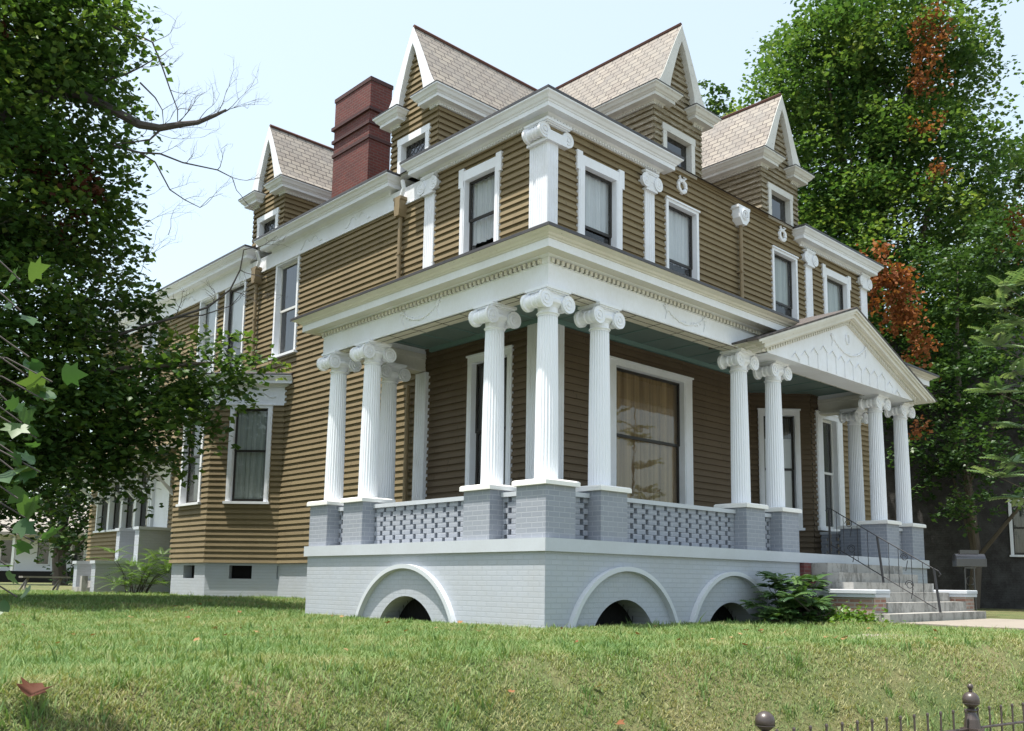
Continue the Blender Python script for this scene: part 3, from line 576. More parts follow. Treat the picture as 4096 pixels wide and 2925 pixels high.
# ------------------------------------------------------------------ porch
def arch_wall(mb, T, u0, u1, z0, z1, arches):
    x = u0
    for c, r, zc in arches:
        hw = math.sqrt(max(0, r * r - (z0 - zc) ** 2)); mb.quad(T(x, 0, z0), T(c - hw, 0, z0), T(c - hw, 0, z1), T(x, 0, z1)); n = 28
        us = [c - hw + 2 * hw * i / n for i in range(n + 1)]; zs = [zc + math.sqrt(max(0, r * r - (u - c) ** 2)) for u in us]
        for i in range(n):
            mb.quad(T(us[i], 0, zs[i]), T(us[i + 1], 0, zs[i + 1]), T(us[i + 1], 0, z1), T(us[i], 0, z1)); mb.quad(T(us[i], 0, zs[i]), T(us[i + 1], 0, zs[i + 1]), T(us[i + 1], -.38, zs[i + 1]), T(us[i], -.38, zs[i]))
        x = c + hw
    mb.quad(T(x, 0, z0), T(u1, 0, z0), T(u1, 0, z1), T(x, 0, z1))
BL = lambda u, o, z: (.05 - o, u, z)
BF = lambda u, o, z: (u, .05 - o, z)
m = MB(); arch_wall(m, BL, .05, 6.05, -1.4, -.17, [(3.1, .80, -1.62)]); arch_wall(m, BF, .05, 6.64, -1.4, -.17, [(1.66, .73, -1.55), (4.36, .785, -1.66)])
m.quad((.05, 6.05, -1.4), (2.5, 6.05, -1.4), (2.5, 6.05, -.17), (.05, 6.05, -.17)); m.quad((6.64, .05, -1.4), (6.64, 1, -1.4), (6.64, 1, -.17), (6.64, .05, -.17))
pb = m.obj('porch_base', 'grey_painted_brick', H)
m = MB(); m.box(10.2, 12.0, .05, 2.3, -1.4, -.172); m.obj('porch_base', 'grey_painted_brick', H)['label'] = 'short porch base right of the steps'
for T_, c, R, zc in ((BL, 3.1, 1.35, -1.68), (BF, 1.66, 1.25, -1.6), (BF, 4.36, 1.244, -1.62)):
    a = MB(); N = 40; a0 = math.asin((-1.32 - zc) / R)
    for i in range(N):
        t0, t1 = [a0 + (math.pi - 2 * a0) * q / N for q in (i, i + 1)]; ri = R - .075
        P = [T_(c + rr * math.cos(t), o, zc + rr * math.sin(t)) for t in (t0, t1) for rr, o in ((ri, .0), (R, 0), (R, .085), (ri + .01, .085))]
        g = .012 if i % 2 else 0
        a.add(P, [(1, 2, 6, 5), (2, 3, 7, 6), (3, 0, 4, 7)])
    a.obj('arch_moulding', 'arch_paint', pb)
    s = MB()                                  # radial soldier joints
    r0 = .86 if T_ is BL else .83
    for t in np.linspace(a0 + .05, math.pi - a0 - .05, 44):
        if random.random() < .75: s.add([T_(c + rr * math.cos(t + e), .0025, zc + rr * math.sin(t + e)) for rr, e in ((r0 + .04, -.0018), (R - .1, -.0012), (R - .1, .0012), (r0 + .04, .0018))], [(0, 1, 2, 3)])
    s.obj('brick_joints', 'concrete_painted', pb)
m = MB(); m.box(.43, 6.0, .43, 6.0, -1.4, -1.3); 
g = MB(); g.box(.42, 6.0, .42, 6.0, -1.35, -.2); g.obj('crawl_space', 'black_void', pb)  # black box standing in for the shade behind the arches
for T_, c in ((BF, 1.64), (BF, 4.37), (BL, 3.1)):
    g = MB()
    for q in range(-5, 6): g.tube([T_(c + q * .13, -.3, -1.3), T_(c + q * .13 + .1, -.3, -.85)], .005, 4)
    g.obj('vent_bars', 'black_void', pb)
# floor slab
m = MB(); m.box(0, 12.03, 0, 2.55, -.176, 0); m.box(0, 2.5, 2.55, 6.1, -.1765, -.0005); m.box(8.2, 11.5, 2.55, 3.5, -.15, -.001)
m.obj('porch_floor', 'concrete_painted', H)
# pedestals and columns
PED = [(.365, .365), (.365, 1.495), (.365, 4.70), (.365, 5.785), (1.47, .365), (5.18, .365), (6.315, .365), (10.45, .365), (11.68, .365), (1.49, 5.785), (11.68, 1.47)]
m = MB(); m.box(-.29, .29, -.29, .29, 0, .722); ped = m.obj('pedestal', 'blue_grey_brick', H)
m = MB(); m.box(-.338, .338, -.338, .338, .722, .80, ch=.02); m.obj('pedestal_cap', 'pedestal_cap', ped)
m = MB(); NF = 24; prof = []
for z, r in [(0, .168), (.02, .168), (.3, .167), (.8, .164), (1.3, .159), (1.8, .152), (2.3, .144), (2.36, .143)]: prof.append((z, r))
for z, r in prof:
    for i in range(NF * 6):
        a = 2 * math.pi * i / (NF * 6); ph = (i % 6) / 6; d = 0 if ph in (0,) else .013 * math.sin(math.pi * ph) ** .7
        m.v.append(((r - d) * math.cos(a), (r - d) * math.sin(a), z))
NN = NF * 6
for j in range(len(prof) - 1):
    for i in range(NN): k2 = (i + 1) % NN; m.f.append((j * NN + i, j * NN + k2, (j + 1) * NN + k2, (j + 1) * NN + i))
colm = m.obj('column', 'column_paint', H)
m = MB(); m.lathe([(.143, 2.34), (.146, 2.36), (.143, 2.39)], n=32, cap=False); capital(m, T=lambda u, o, z: (u, o, z * 1.0 + 2.39)); cobj = m.obj('capital', 'column_paint', colm)
for p_ in cobj.data.polygons: p_.use_smooth = False
ped.location = (*PED[0], 0); colm.location = (*PED[0], .80)
for x, y in PED[1:]: copy_part(ped, (x, y, 0), H); copy_part(colm, (x, y, .80), H)
# pierced brick balustrades
def balustrade(T, u0, u1):
    m = MB(); rh, bl, gap = .0775, .205, .072; P_ = bl + gap
    for k2 in range(8):
        x = u0 - (P_ / 2 if k2 % 2 else .05)
        while x < u1:
            a, c = max(x, u0), min(x + bl, u1)
            if c - a > .02: m.box(a, c, -.05, .05, k2 * rh + .002, (k2 + 1) * rh - .002, T)
            x += P_
        m.box(u0, u1, -.012, .004, k2 * rh - .001, k2 * rh + .003, T)
    b = m.obj('balustrade', 'blue_grey_brick', H); m = MB(); m.box(u0, u1, -.085, .085, .62, .685, T); m.obj('top_rail', 'concrete_painted', b)
A = lambda u, o, z: (.365 - o, u, z)
F_ = lambda u, o, z: (u, .365 - o, z)
for q in ((.66, 1.2), (1.79, 4.4), (5.0, 5.49)): balustrade(A, *q)
for q in ((.66, 1.17), (1.77, 4.88), (5.48, 6.02), (10.75, 11.38)): balustrade(F_, *q)
balustrade(lambda u, o, z: (11.68 - o, u, z), 1.77, 2.39); balustrade(lambda u, o, z: (11.68 - o, u, z), .66, 1.17); balustrade(lambda u, o, z: (u, 5.785 - o, z), .66, 1.19); balustrade(lambda u, o, z: (u, 5.785 - o, z), 1.79, 2.34)
# beam: entablature (frieze box) along left, front and both ends
PATH = [(2.34, 6.09), (.2, 6.09), (.2, .2), (12.0, .2), (12.0, 2.39)]
m = MB(); m.sweep(PATH, [(0, 3.53), (.012, 3.545), (0, 3.56), (0, 3.86), (.02, 3.87), (.02, 3.95), (.05, 3.955), (.09, 3.97), (.09, 3.985), (-.31, 3.985), (-.31, 3.53)])
ent = m.obj('entablature', 'white_paint', H)
d = MB(); d.dents(PATH[0:4], .02, .055, .045, 3.875, 3.94, .035); d.obj('dentil_course', 'cream_paint', ent)
def garland(T, u0, u1, o, ztop, zbot, parent, s=1.0):
    m = MB(); rr = random.Random(5); pts = []; n = 26
    for i in range(n + 1):
        t = i / n; u = u0 + (u1 - u0) * t; z = ztop - (ztop - zbot) * (1 - (2 * t - 1) ** 2); pts.append((u, z))
        if i % 2: 
            for _ in range(2): a = rr.uniform(0, 6.28); m.tube([T(u, o, z), T(u + .04 * s * math.cos(a), o + .012, z + .04 * s * math.sin(a))], [.014 * s, .008 * s], 5)
    m.tube([T(u, o, z) for u, z in pts], [.012 * s + .010 * s * rr.random() for _ in pts], 6)
    for u in (u0, u1):
        for _ in range(9): a = rr.uniform(0, 6.28); m.tube([T(u, o, ztop), T(u + .07 * s * math.cos(a), o + .01, ztop + .05 * s * math.sin(a))], [.02 * s, .008 * s], 5)
        m.tube([T(u, o, ztop), T(u + .03, o, ztop - .1), T(u - .02, o, ztop - .2)], [.012, .018, .006], 5)
    m.obj('garland', 'white_paint', parent)
GL = lambda u, o, z: (.2 - o, u, z)
GF = lambda u, o, z: (u, .2 - o, z)
garland(GL, 2.68, 3.61, .006, 3.82, 3.64, ent); garland(GF, 2.87, 3.91, .006, 3.82, 3.64, ent)
# soffit panels of the beam, with joints
m = MB(); m.sweep(PATH, [(-.02, 3.522), (-.31, 3.522), (-.31, 3.529), (-.02, 3.529)]); sf = m.obj('beam_soffit', 'soffit_paint', H)
m = MB()
for y in np.arange(.9, 6, .62): m.box(.22, .5, y, y + .012, 3.518, 3.5215)
for x in np.arange(.9, 12, .62): m.box(x, x + .012, .22, .5, 3.518, 3.5215)
m.box(.36, .368, .5, 6, 3.517, 3.5213); m.box(.5, 11.9, .36, .368, 3.517, 3.5213); m.obj('panel_joints', 'grout', sf)
# beam from the inner columns to the wall is part of PATH; ceiling
m = MB(); m.box(.45, 12.0, .45, 3.5, 3.985, 4.02); m.box(.45, 2.36, 3.5, 6.05, 3.9855, 4.0205); pc = m.obj('porch_ceiling', 'ceiling_green', H)
m = MB()
for y in np.arange(1.1, 6, .75): m.box(.5, 2.34, y, y + .03, 3.973, 3.984)
for x in np.arange(1.1, 12, .75): m.box(x, x + .03, .5, 2.39 if x < 8 else 3.3, 3.972, 3.983)
m.box(.5, 11.7, 1.3, 1.33, 3.971, 3.982); m.box(1.3, 1.33, .5, 5.8, 3.970, 3.981); m.obj('ceiling_battens', 'green_trim', pc)
m = MB(); m.box(2.35, 8.3, 2.33, 2.4, 3.9, 3.984); m.box(2.28, 2.35, 2.33, 5.6, 3.9, 3.983); m.obj('ceiling_moulding', 'green_trim', H)
# porch cornice and roof
PC = [(.08, 3.972), (.28, 3.972), (.28, 4.085), (.295, 4.092), (.30, 4.11), (.33, 4.12), (.35, 4.145), (.40, 4.16), (.43, 4.175), (.445, 4.176), (-.1, 4.176), (-.1, 3.986)]
SEG = ([(2.34, 6.09), (.2, 6.09), (.2, .2), (6.25, .2)], [(10.6, .2), (12.0, .2), (12.0, 2.2)])
for q in SEG:
    m = MB(); m.sweep(q, PC); pcn = m.obj('porch_cornice', 'cream_paint', H)
    m = MB(); m.sweep(q, [(.2795, 3.968), (.286, 3.968), (.286, 4.083), (.2795, 4.083)]); m.obj('fascia', 'white_paint', pcn)
m = MB(); [m.sweep(q, [(.446, 4.178), (.455, 4.178), (.455, 4.222), (.43, 4.232), (-2.15, 4.50), (-2.15, 4.178)]) for q in SEG]; m.box(6.2, 10.65, 1.2, 2.36, 4.2, 4.42); m.obj('porch_roof', 'dark_metal', H)
for k2 in (0, 1):
    m = MB()
    for z0, z1, e in ((3.535, 3.60, .03), (3.60, 3.79, .012), (3.79, 3.88, .035)):
        if k2: m.box(11.69 - e, 11.692, .52, 2.38, z0, z1)
        else: m.box(.52, 2.33, 5.78 - e, 5.782, z0, z1)
    m.obj('beam_moulding', 'cream_paint', ent)
# ---- pediment over the steps
PX, PZ, PA, HWd = 8.41, 3.50, 4.62, 3.03
PT = lambda u, o, z: (PX + u, -.07 - o, z)
m = MB(); m.add([PT(-HWd, 0, PZ), PT(HWd, 0, PZ), PT(0, 0, PA), PT(-HWd, -.5, PZ), PT(HWd, -.5, PZ), PT(0, -.5, PA)], [(0, 1, 2), (0, 1, 4, 3), (0, 2, 5, 3), (1, 2, 5, 4)])
pd = m.obj('pediment', 'white_paint', H)
sl_ = (PA - PZ) / HWd
m = MB()
for s in (-1, 1):
    def rk(a0, a1, o0, o1, up0, up1, mbx, s=s):
        u0, u1 = 0, s * a1; P = [PT(u, o, PA - sl_ * abs(u) + up) for u in (u0, u1) for o, up in ((o0, up0), (o1, up0), (o1, up1), (o0, up1))]
        mbx.add(P, [(0, 1, 2, 3), (4, 5, 6, 7), (0, 1, 5, 4), (1, 2, 6, 5), (2, 3, 7, 6), (3, 0, 4, 7)])
    rk(0, HWd + .0, -.05, .03, -.0, .07, m); rk(0, HWd + .15, -.05, .09, .07, .11, m); rk(0, HWd + .3, -.3, .17, .11, .19, m); rk(0, HWd + .45, -.3, .21, .19, .24, m); rk(0, HWd + .58, -.3, .24, .24, .285, m)
    nn = int(HWd / .085)
    for i in range(nn): u = s * (.06 + i * .085); z = PA - sl_ * abs(u); m.add([PT(u + du, o, z - sl_ * s * du * 1 + dz) for dz in (.005, .062) for du, o in ((0, .03), (.05, .03), (.05, .06), (0, .06))], [(0, 1, 2, 3), (4, 5, 6, 7), (0, 1, 5, 4), (1, 2, 6, 5), (2, 3, 7, 6), (3, 0, 4, 7)])
m.obj('raking_cornice', 'cream_paint', pd)
m = MB()
for i in range(13):                           # arcade relief
    u = -2.03 + i * .352; h = [.14, .24, .36, .47, .44, .40, .38, .36, .35, .34, .34, .24, .12][i]; h = min(h, (PA - PZ) - sl_ * abs(u) - .22)
    z0 = PZ + .02 + .02 * 0
    m.prism([(u + .13, z0), (u + .155, z0), (u + .155, z0 + h - .1), (u + .13, z0 + h - .1)], 0, .018, PT); m.prism([(u + .13, z0 + h - .1), (u + .155, z0 + h - .1), (u + .02, z0 + h + .03), (u - .01, z0 + h)], 0, .022, PT); m.prism([(u - .01, z0 + h), (u + .02, z0 + h + .03), (u - .10, z0 + h - .08), (u - .13, z0 + h - .1)], 0, .012, PT)
m.obj('arcade_relief', 'white_paint', pd)
garland(PT, -.62, .78, .008, 4.27, 4.0, pd, 1.0)
m = MB(); m.tube([PT(.02 + .07 * math.cos(a), .01, 4.32 + .1 * math.sin(a)) for a in np.linspace(0, 6.28, 14)], .018, 5); m.obj('wreath_relief', 'white_paint', pd)
for s in (-1, 1):                              # roof planes and side eaves
    m = MB(); W_ = HWd + .66; zt = lambda u: PA - sl_ * abs(u) + .287
    m.add([PT(0, .25, zt(0)), PT(s * W_, .25, zt(W_)), PT(s * W_, -.75, zt(W_)), PT(0, -2.4, zt(0)), PT(0, .25, zt(0) + .035), PT(s * W_, .25, zt(W_) + .035), PT(s * W_, -.75, zt(W_) + .035), PT(0, -2.4, zt(0) + .035)], [(0, 1, 2, 3), (4, 5, 6, 7), (0, 1, 5, 4), (1, 2, 6, 5)])
    m.obj('pediment_roof', 'dark_slate', pd, uv=lambda v: (v.y, (v.x) * 1.07))
    m = MB(); e = [(HWd - .08, PZ + .0), (HWd + .12, PZ + .0), (HWd + .18, PZ + .03), (HWd + .22, PZ + .10), (HWd + .36, PZ + .05), (HWd + .52, PZ + .05), (HWd + .62, PZ + .055), (HWd + .1, PZ + .23), (HWd - .08, PZ + .25)]
    e = [(HWd - .06, PZ + .0), (HWd + .10, PZ + .0), (HWd + .12, PZ + .035), (HWd + .25, PZ + .035), (HWd + .35, PZ + .045), (HWd + .47, PZ + .07), (HWd + .56, PZ + .05), (HWd + .64, PZ + .045), (HWd + .1, PZ + .24), (HWd - .06, PZ + .25)]
    m.prism([(s * a, z) for a, z in e], -.25, .0, PT); m.obj('eave_return', 'cream_paint', pd)

# ------------------------------------------------------------------ front steps, handrail, mailbox
FS = thing('front_steps', 'stained grey concrete steps between low crumbling brick cheek walls in front of the porch', 'steps', (8.1, -.9, -1.2))
for k2 in range(1, 7):
    zt = -.172 * k2; y0 = -.3 * k2; x0, x1 = [(6.9, 9.98), (6.75, 9.98), (6.66, 10.0), (6.66, 10.0), (6.66, 10.0), (6.05, 10.15)][k2 - 1]
    m = MB(); m.box(x0, x1, y0 - .0, y0 + .34 if k2 < 6 else y0 + .3, -1.35, zt); m.v = [(a, b2 - (.005 * k2), c) for a, b2, c in m.v]; m.obj('step', 'concrete_steps', FS)
for x0, x1, yb in ((6.2, 6.64, -1.5), (10.02, 10.46, -1.5)):
    m = MB(); m.box(x0, x1, yb, .03, -1.35, -.77); cw_ = m.obj('cheek_wall', 'crumbling_brick', FS)
    m = MB(); m.box(x0 - .05, x1 + .04, yb - .05, .0, -.77, -.705, ch=.012); m.box(x0 - .07, x1 + .02, yb - .07, -.55, -.705, -.64, ch=.012); m.box(x0 - .04, x1 + .0, -.53, .0, -.705, -.645, ch=.012); m.obj('coping', 'concrete_painted', cw_)
m = MB(); m.box(6.62, 6.68, .0, .3, -.95, -.18); m.box(6.55, 6.8, -.04, .1, -.55, -.18)
for i in range(7): m.box(6.66 + .03 * (i % 2), 6.86 - .04 * (i % 3), -.10 - .03 * (i % 2), .1, -.98 + i * .085, -.98 + i * .085 + .07)
m.obj('broken_brickwork', 'red_brick', FS)
HR = thing('handrail', 'black wrought iron handrail with scrolls running up the middle of the front steps', 'handrail', (8.1, -.9, -1.0))
X = 8.1; R3 = lambda y, z: (X, y, z)
for p0, p1 in ((R3(-.79, -.62), R3(-.69, .34)), (R3(-1.80, -1.03), R3(-1.72, -.25)), (R3(.27, 0), R3(.27, .9))): m = MB(); m.tube([p0, p1], .022, 6); m.obj('post', 'rail_iron', HR)
m = MB(); m.tube([R3(.30, .80), R3(.34, .88), R3(.30, .93), R3(.22, .90), R3(-.69, .345), R3(-1.70, -.25), R3(-1.80, -.30), R3(-1.84, -.36), R3(-1.80, -.40)], .010, 6); m.tube([R3(.27, .22), R3(-1.74, -.97)], .010, 6); m.obj('rail', 'rail_iron', HR)
for y in (.12, -.02, -.30, -.50, -.90, -1.08, -1.32, -1.52):
    zt = .345 + (y + .69) * .60; zb = -.97 + (y + 1.74) * .592; m = MB(); n = 18
    m.tube([(X + .006 * math.sin(i * 2.2), y, zb + (zt - zb) * i / n) for i in range(n + 1)], .006, 4); m.obj('baluster', 'rail_iron', HR)
for yc, zc, R in ((-1.19, -.05, .075), (-1.27, -.55, .085), (-.13, .60, .08), (-.17, .12, .085)):
    m = MB(); m.tube([R3(yc + (R - .05 * t) * math.cos(9.5 * t), zc + (R - .05 * t) * math.sin(9.5 * t)) for t in np.linspace(0, 1, 26)], .007, 4); m.tube([R3(yc - .06, zc - .06), R3(yc - .02, zc - .25)], .007, 4); m.obj('scroll', 'rail_iron', HR)
MBX = thing('mailbox', 'dark metal mailbox with shiny rounded top on an ornate post behind the step wall', 'mailbox', (11.9, -.9, -1.2))
c0 = Vector((11.9, -.9, 0)); dx = Vector((.70, -.71)); dy = Vector((.71, .70)); TM = lambda u, o, z: (c0.x + dx.x * u - dy.x * o, c0.y + dx.y * u - dy.y * o, z)
m = MB(); n = 14; L = .31; prof = [(-.115, -.11)] + [(.115 * -math.cos(math.pi * i / n), .05 + .115 * math.sin(math.pi * i / n)) for i in range(n + 1)] + [(.115, -.11)]
P = [TM(s * L, o, -.03 + z) for s in (-1, 1) for o, z in prof]; q = len(prof); m.add(P, [tuple(range(q)), tuple(range(q, 2 * q))[::-1]] + [(i, (i + 1) % q, q + (i + 1) % q, q + i) for i in range(q)]); m.obj('mailbox_body', 'mailbox_metal', MBX)
m = MB(); m.box(.308, .325, -.118, .118, -.142, .03, TM); m.obj('door', 'mailbox_metal', MBX)
m = MB(); m.box(-.2, .2, -.04, .04, .13, .21, TM); m.obj('newspaper_holder', 'mailbox_metal', MBX)
m = MB(); m.box(.02, .15, -.046, -.04, .145, .20, TM); m.obj('name_plate', 'bright_metal', MBX)
m = MB(); m.tube([TM(-.05, -.12, -.06), TM(0, -.125, -.01), TM(.06, -.125, -.05), TM(.02, -.125, -.1)], .010, 5); m.obj('eagle_badge', 'bright_metal', MBX)
m = MB(); [m.box(s * .1 - .012, s * .1 + .012, -.012, .012, -1.3, -.16, TM) for s in (-1, 1)]
for z in (-.95, -.7, -.45): m.tube([TM(.085 * math.cos(a), 0, z + .1 * math.sin(a)) for a in np.linspace(0, 6.28, 12)], .01, 4)
m.box(-.12, .12, -.06, .06, -.18, -.158, TM); m.obj('post', 'mailbox_metal', MBX)

# ------------------------------------------------------------------ iron fence in front
FE = thing('iron_fence', 'low rusty brown iron fence with ball topped posts at the foot of the lawn bank', 'fence', (-2, -5.6, -2.25))
fd = Vector((.98109, -.19356)); fb = Vector((-2.86, -5.27)); FP = lambda t, z: (fb.x + fd.x * t, fb.y + fd.y * t, z)
for z in (-2.15, -1.705): m = MB(); m.tube([FP(-6, z), FP(5.5, z)], .012, 6); m.obj('rail', 'iron', FE)
m = MB(); m.lathe([(.008, -2.25), (.008, -1.575), (.011, -1.57), (.011, -1.555), (.005, -1.545)], n=6); pk = m.obj('picket', 'iron', FE); first = True
for i in range(-30, 32):
    t = .002 + i * .1655
    if min(abs(t + .27), abs(t - 2.07)) > .08:
        if first: pk.location = FP(t, 0); first = False
        else: c = pk.copy(); COL.objects.link(c); c.location = FP(t, 0)
def fpost(x, YB, zc, finial):
    m = MB(); m.box(x - .05, x + .05, YB - .05, YB + .05, -2.3, zc - .25); m.box(x - .068, x + .068, YB - .068, YB + .068, zc - .25, zc - .215); m.lathe([(.064, zc - .215), (.056, zc - .15), (.032, zc - .095), (.042, zc - .08), (.028, zc - .064)], x, YB, 16); p = m.obj('post', 'iron', FE)
    m = MB(); m.lathe([(.065 * math.sin(a) + .0005, zc - .065 * math.cos(a)) for a in np.linspace(0.02, math.pi - .02, 18)], x, YB, 24); m.lathe([(.0655, zc - .03), (.0668, zc - .027), (.0655, zc - .024)], x, YB, 24, cap=False)
    m.obj('ball', 'iron', p, True)
    if finial: m = MB(); m.lathe([(.012, zc + .055), (.016, zc + .075), (.012, zc + .085)] + [(.023 * math.sin(a) + .0005, zc + .103 - .024 * math.cos(a)) for a in np.linspace(.5, math.pi - .02, 12)], x, YB, 14); m.obj('finial', 'iron', p, True)
fpost(-3.131, -5.218, -1.487, False); fpost(-.831, -5.671, -1.483, True)

# ------------------------------------------------------------------ side steps, bench, far houses
SS = thing('side_steps', 'grey brick side stairs with stepped flat topped walls beside the rear of the house', 'steps', (1.2, 18, -1.0))
for y0, y1 in ((17.2, 17.5), (18.6, 18.85)):
    m = MB(); m.box(1.38, 2.33, y0, y1, -1.2, .74); m.box(.3, 1.38, y0 + .003, y1 - .003, -1.2, -.22); w = m.obj('stair_wall', 'grey_painted_brick', SS)
    m = MB(); m.box(1.34, 2.33, y0 - .04, y1 + .04, .74, .82); m.box(.26, 1.34, y0 - .04, y1 + .04, -.22, -.14); m.obj('coping', 'concrete_painted', w)
for i in range(5): m = MB(); m.box(.2 + .38 * i, .6 + .38 * i if i < 4 else 2.33, 17.52, 18.58, -1.2, -.85 + .17 * i); m.obj('step', 'concrete_steps', SS)
m = MB(); m.box(.1, .25, 17.55, 17.7, -1.2, -.55); m.obj('newel_block', 'concrete_steps', SS)
BN = thing('bench', 'small weathered grey plank bench on the grass left of the side stairs', 'bench', (.2, 21.2, -1))
m = MB(); m.box(-.4, .9, 20.9, 21.3, -.62, -.57); m.obj('seat', 'bare_wood', BN)
for x in (-.2, .7):
    for s in (-1, 1): m = MB(); m.tube([(x, 21.1, -.62), (x - .18, 21.1 + s * .22, -1.02)], .035, 5); m.obj('leg', 'bare_wood', BN)
def bungalow():
    B = thing('bungalow', 'small white bungalow with front porch and grey roof seen across the far lawn', 'house', (10, 60, -1))
    d = Vector((.72, -.69)); T = TP((8.3, 61.5), d)
    m = MB(); m.box(0, 11, -6, 0, -.2, 2.4, T); m.obj('wall', 'far_white', B)
    m = MB(); m.box(-.3, 11.3, -6.2, 1.6, -1.2, -.22, T); m.obj('porch_floor', 'black_void', B)
    m = MB(); m.prism([(0, 0)], 0, 0, T) if False else None
    P = [T(u, o, z) for u in (-.6, 11.6) for o, z in ((2.0, 2.3), (-2.5, 4.6), (-6.6, 2.3), (2.0, 2.1))]; m.add(P, [(0, 1, 5, 4), (1, 2, 6, 5), (0, 4, 7, 3), (0, 1, 2, 3), (4, 5, 6, 7)]); m.obj('roof', 'bare_wood', B)
    for u in (.1, 2.9, 5.6, 8.2, 10.9): m = MB(); m.box(u - .08, u + .08, 1.4, 1.56, -.2, 2.2, T); m.obj('porch_post', 'far_white', B)
    for u in (1.2, 3.6, 5.9, 8.4): m = MB(); m.box(u, u + .95, .0, .05, .2, 1.9, T); f2 = m.obj('window', 'far_white', B); m = MB(); m.box(u + .1, u + .85, .05, .07, .28, 1.82, T); m.obj('pane', 'dark_glass', f2); m = MB(); m.box(u + .1, u + .85, .052, .06, .28, 1.82, T); m.obj('shade', 'dim_curtain', f2)
bungalow()
def neighbor():
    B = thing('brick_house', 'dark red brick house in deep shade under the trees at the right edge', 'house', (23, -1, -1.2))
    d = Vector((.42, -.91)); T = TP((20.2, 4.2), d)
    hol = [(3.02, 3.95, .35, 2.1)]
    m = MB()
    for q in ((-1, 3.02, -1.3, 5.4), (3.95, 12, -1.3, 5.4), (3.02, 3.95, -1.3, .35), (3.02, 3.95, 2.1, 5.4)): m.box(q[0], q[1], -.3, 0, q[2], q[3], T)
    m.obj('wall', 'shade_brick', B)
    P = [T(u, o, z) for u in (-1.6, 12.6) for o, z in ((.6, 5.35), (-4, 8.4), (-8.6, 5.35))]; m = MB(); m.add(P, [(0, 1, 4, 3), (1, 2, 5, 4), (0, 1, 2), (3, 4, 5)]); m.obj('roof', 'dark_slate', B, uv=slope_uv)
    window(T, 3.1, 3.87, .42, 2.05, cw=.09, curtain='dim_curtain', parent=B)
neighbor()

# ------------------------------------------------------------------ foliage
def lobed():   # 5 lobed leaf, unit length, fan of quads folded along the midrib
    a = [(0, 0), (.22, .02), (.5, .18), (.36, .36), (.55, .62), (.24, .60), (0, 1.0), (-.24, .60), (-.55, .62), (-.36, .36), (-.5, .18), (-.22, .02)]
    return np.array([(x, y - .1, .12 * abs(x)) for x, y in a] + [(0, .35, 0)]), [(12, i, (i + 1) % 12) for i in range(12)]
KITE = (np.array([(0, 0, 0), (.42, .45, .10), (0, 1, 0), (-.42, .45, .10)]), [(0, 1, 2), (0, 2, 3)])
OVAL = (np.array([(0, 0, 0), (.32, .3, .07), (.30, .65, .05), (0, 1, -.06), (-.30, .65, .05), (-.32, .3, .07)]), [(0, 1, 2), (0, 2, 3), (0, 3, 4), (0, 4, 5)])
LOBE = lobed()
def leaves(name, pos, size, mat, parent, shape=KITE, up=.5, rng=RNG, out=None, rb=None):
    n = len(pos); base, fc = shape; fc = np.array(fc)
    nrm = rng.normal(size=(n, 3)); nrm /= np.linalg.norm(nrm, axis=1)[:, None]; nrm[:, 2] = np.abs(nrm[:, 2]) * 1.0
    nrm = nrm + np.array([0, 0, up]) + (out * .5 if out is not None else 0); nrm /= np.linalg.norm(nrm, axis=1)[:, None]
    t = rng.normal(size=(n, 3)); t[:, 2] -= .5; t -= (t * nrm).sum(1)[:, None] * nrm; t /= np.linalg.norm(t, axis=1)[:, None]; bt = np.cross(nrm, t)
    s = size * rng.uniform(.6, 1.25, n)
    V = pos[:, None, :] + s[:, None, None] * (base[None, :, 0:1] * bt[:, None] + base[None, :, 1:2] * t[:, None] + base[None, :, 2:3] * nrm[:, None])
    nv = len(base); F = (np.arange(n)[:, None, None] * nv + fc[None]).reshape(-1, 3)
    r = np.clip(rng.beta(2, 2.6, n) if rb is None else rb, 0, 1)
    return npmesh(name, V.reshape(-1, 3), F, mat, np.repeat(r, nv), parent)
def cloud(blobs, per, sub=.45, flat=.55, rng=RNG, cl=None, hollow=.6):
    """leaf positions: many small flattened sprays spread in each blob, denser toward its surface"""
    out = []; rr = []; od = []
    for b in blobs:
        x, y, z, r = b[:4]; k2 = max(3, int((cl or 16) * r ** 2)); dirs = rng.normal(size=(k2, 3)); dirs /= np.linalg.norm(dirs, axis=1)[:, None]
        c = np.array([x, y, z]) + dirs * (r * (hollow + (1 - hollow) * rng.random(k2) ** .6))[:, None] * np.array([1, 1, .85])
        for q, dd in zip(c, dirs):
            m = int(per * rng.uniform(.5, 1.4)); s = sub * rng.uniform(.6, 1.35) * min(1, .45 + r * .5)
            p = rng.normal(size=(m, 3)) * np.array([s, s, s * flat]) * .62; p[:, 2] -= .3 * (p[:, 0] ** 2 + p[:, 1] ** 2) / max(s, .1)
            out.append(q + p); od.append(np.repeat(dd[None], m, 0)); rr.append(np.clip(rng.normal(.42 + .20 * rng.normal(), .14, m), 0, 1))
    return np.concatenate(out), np.concatenate(rr), np.concatenate(od)
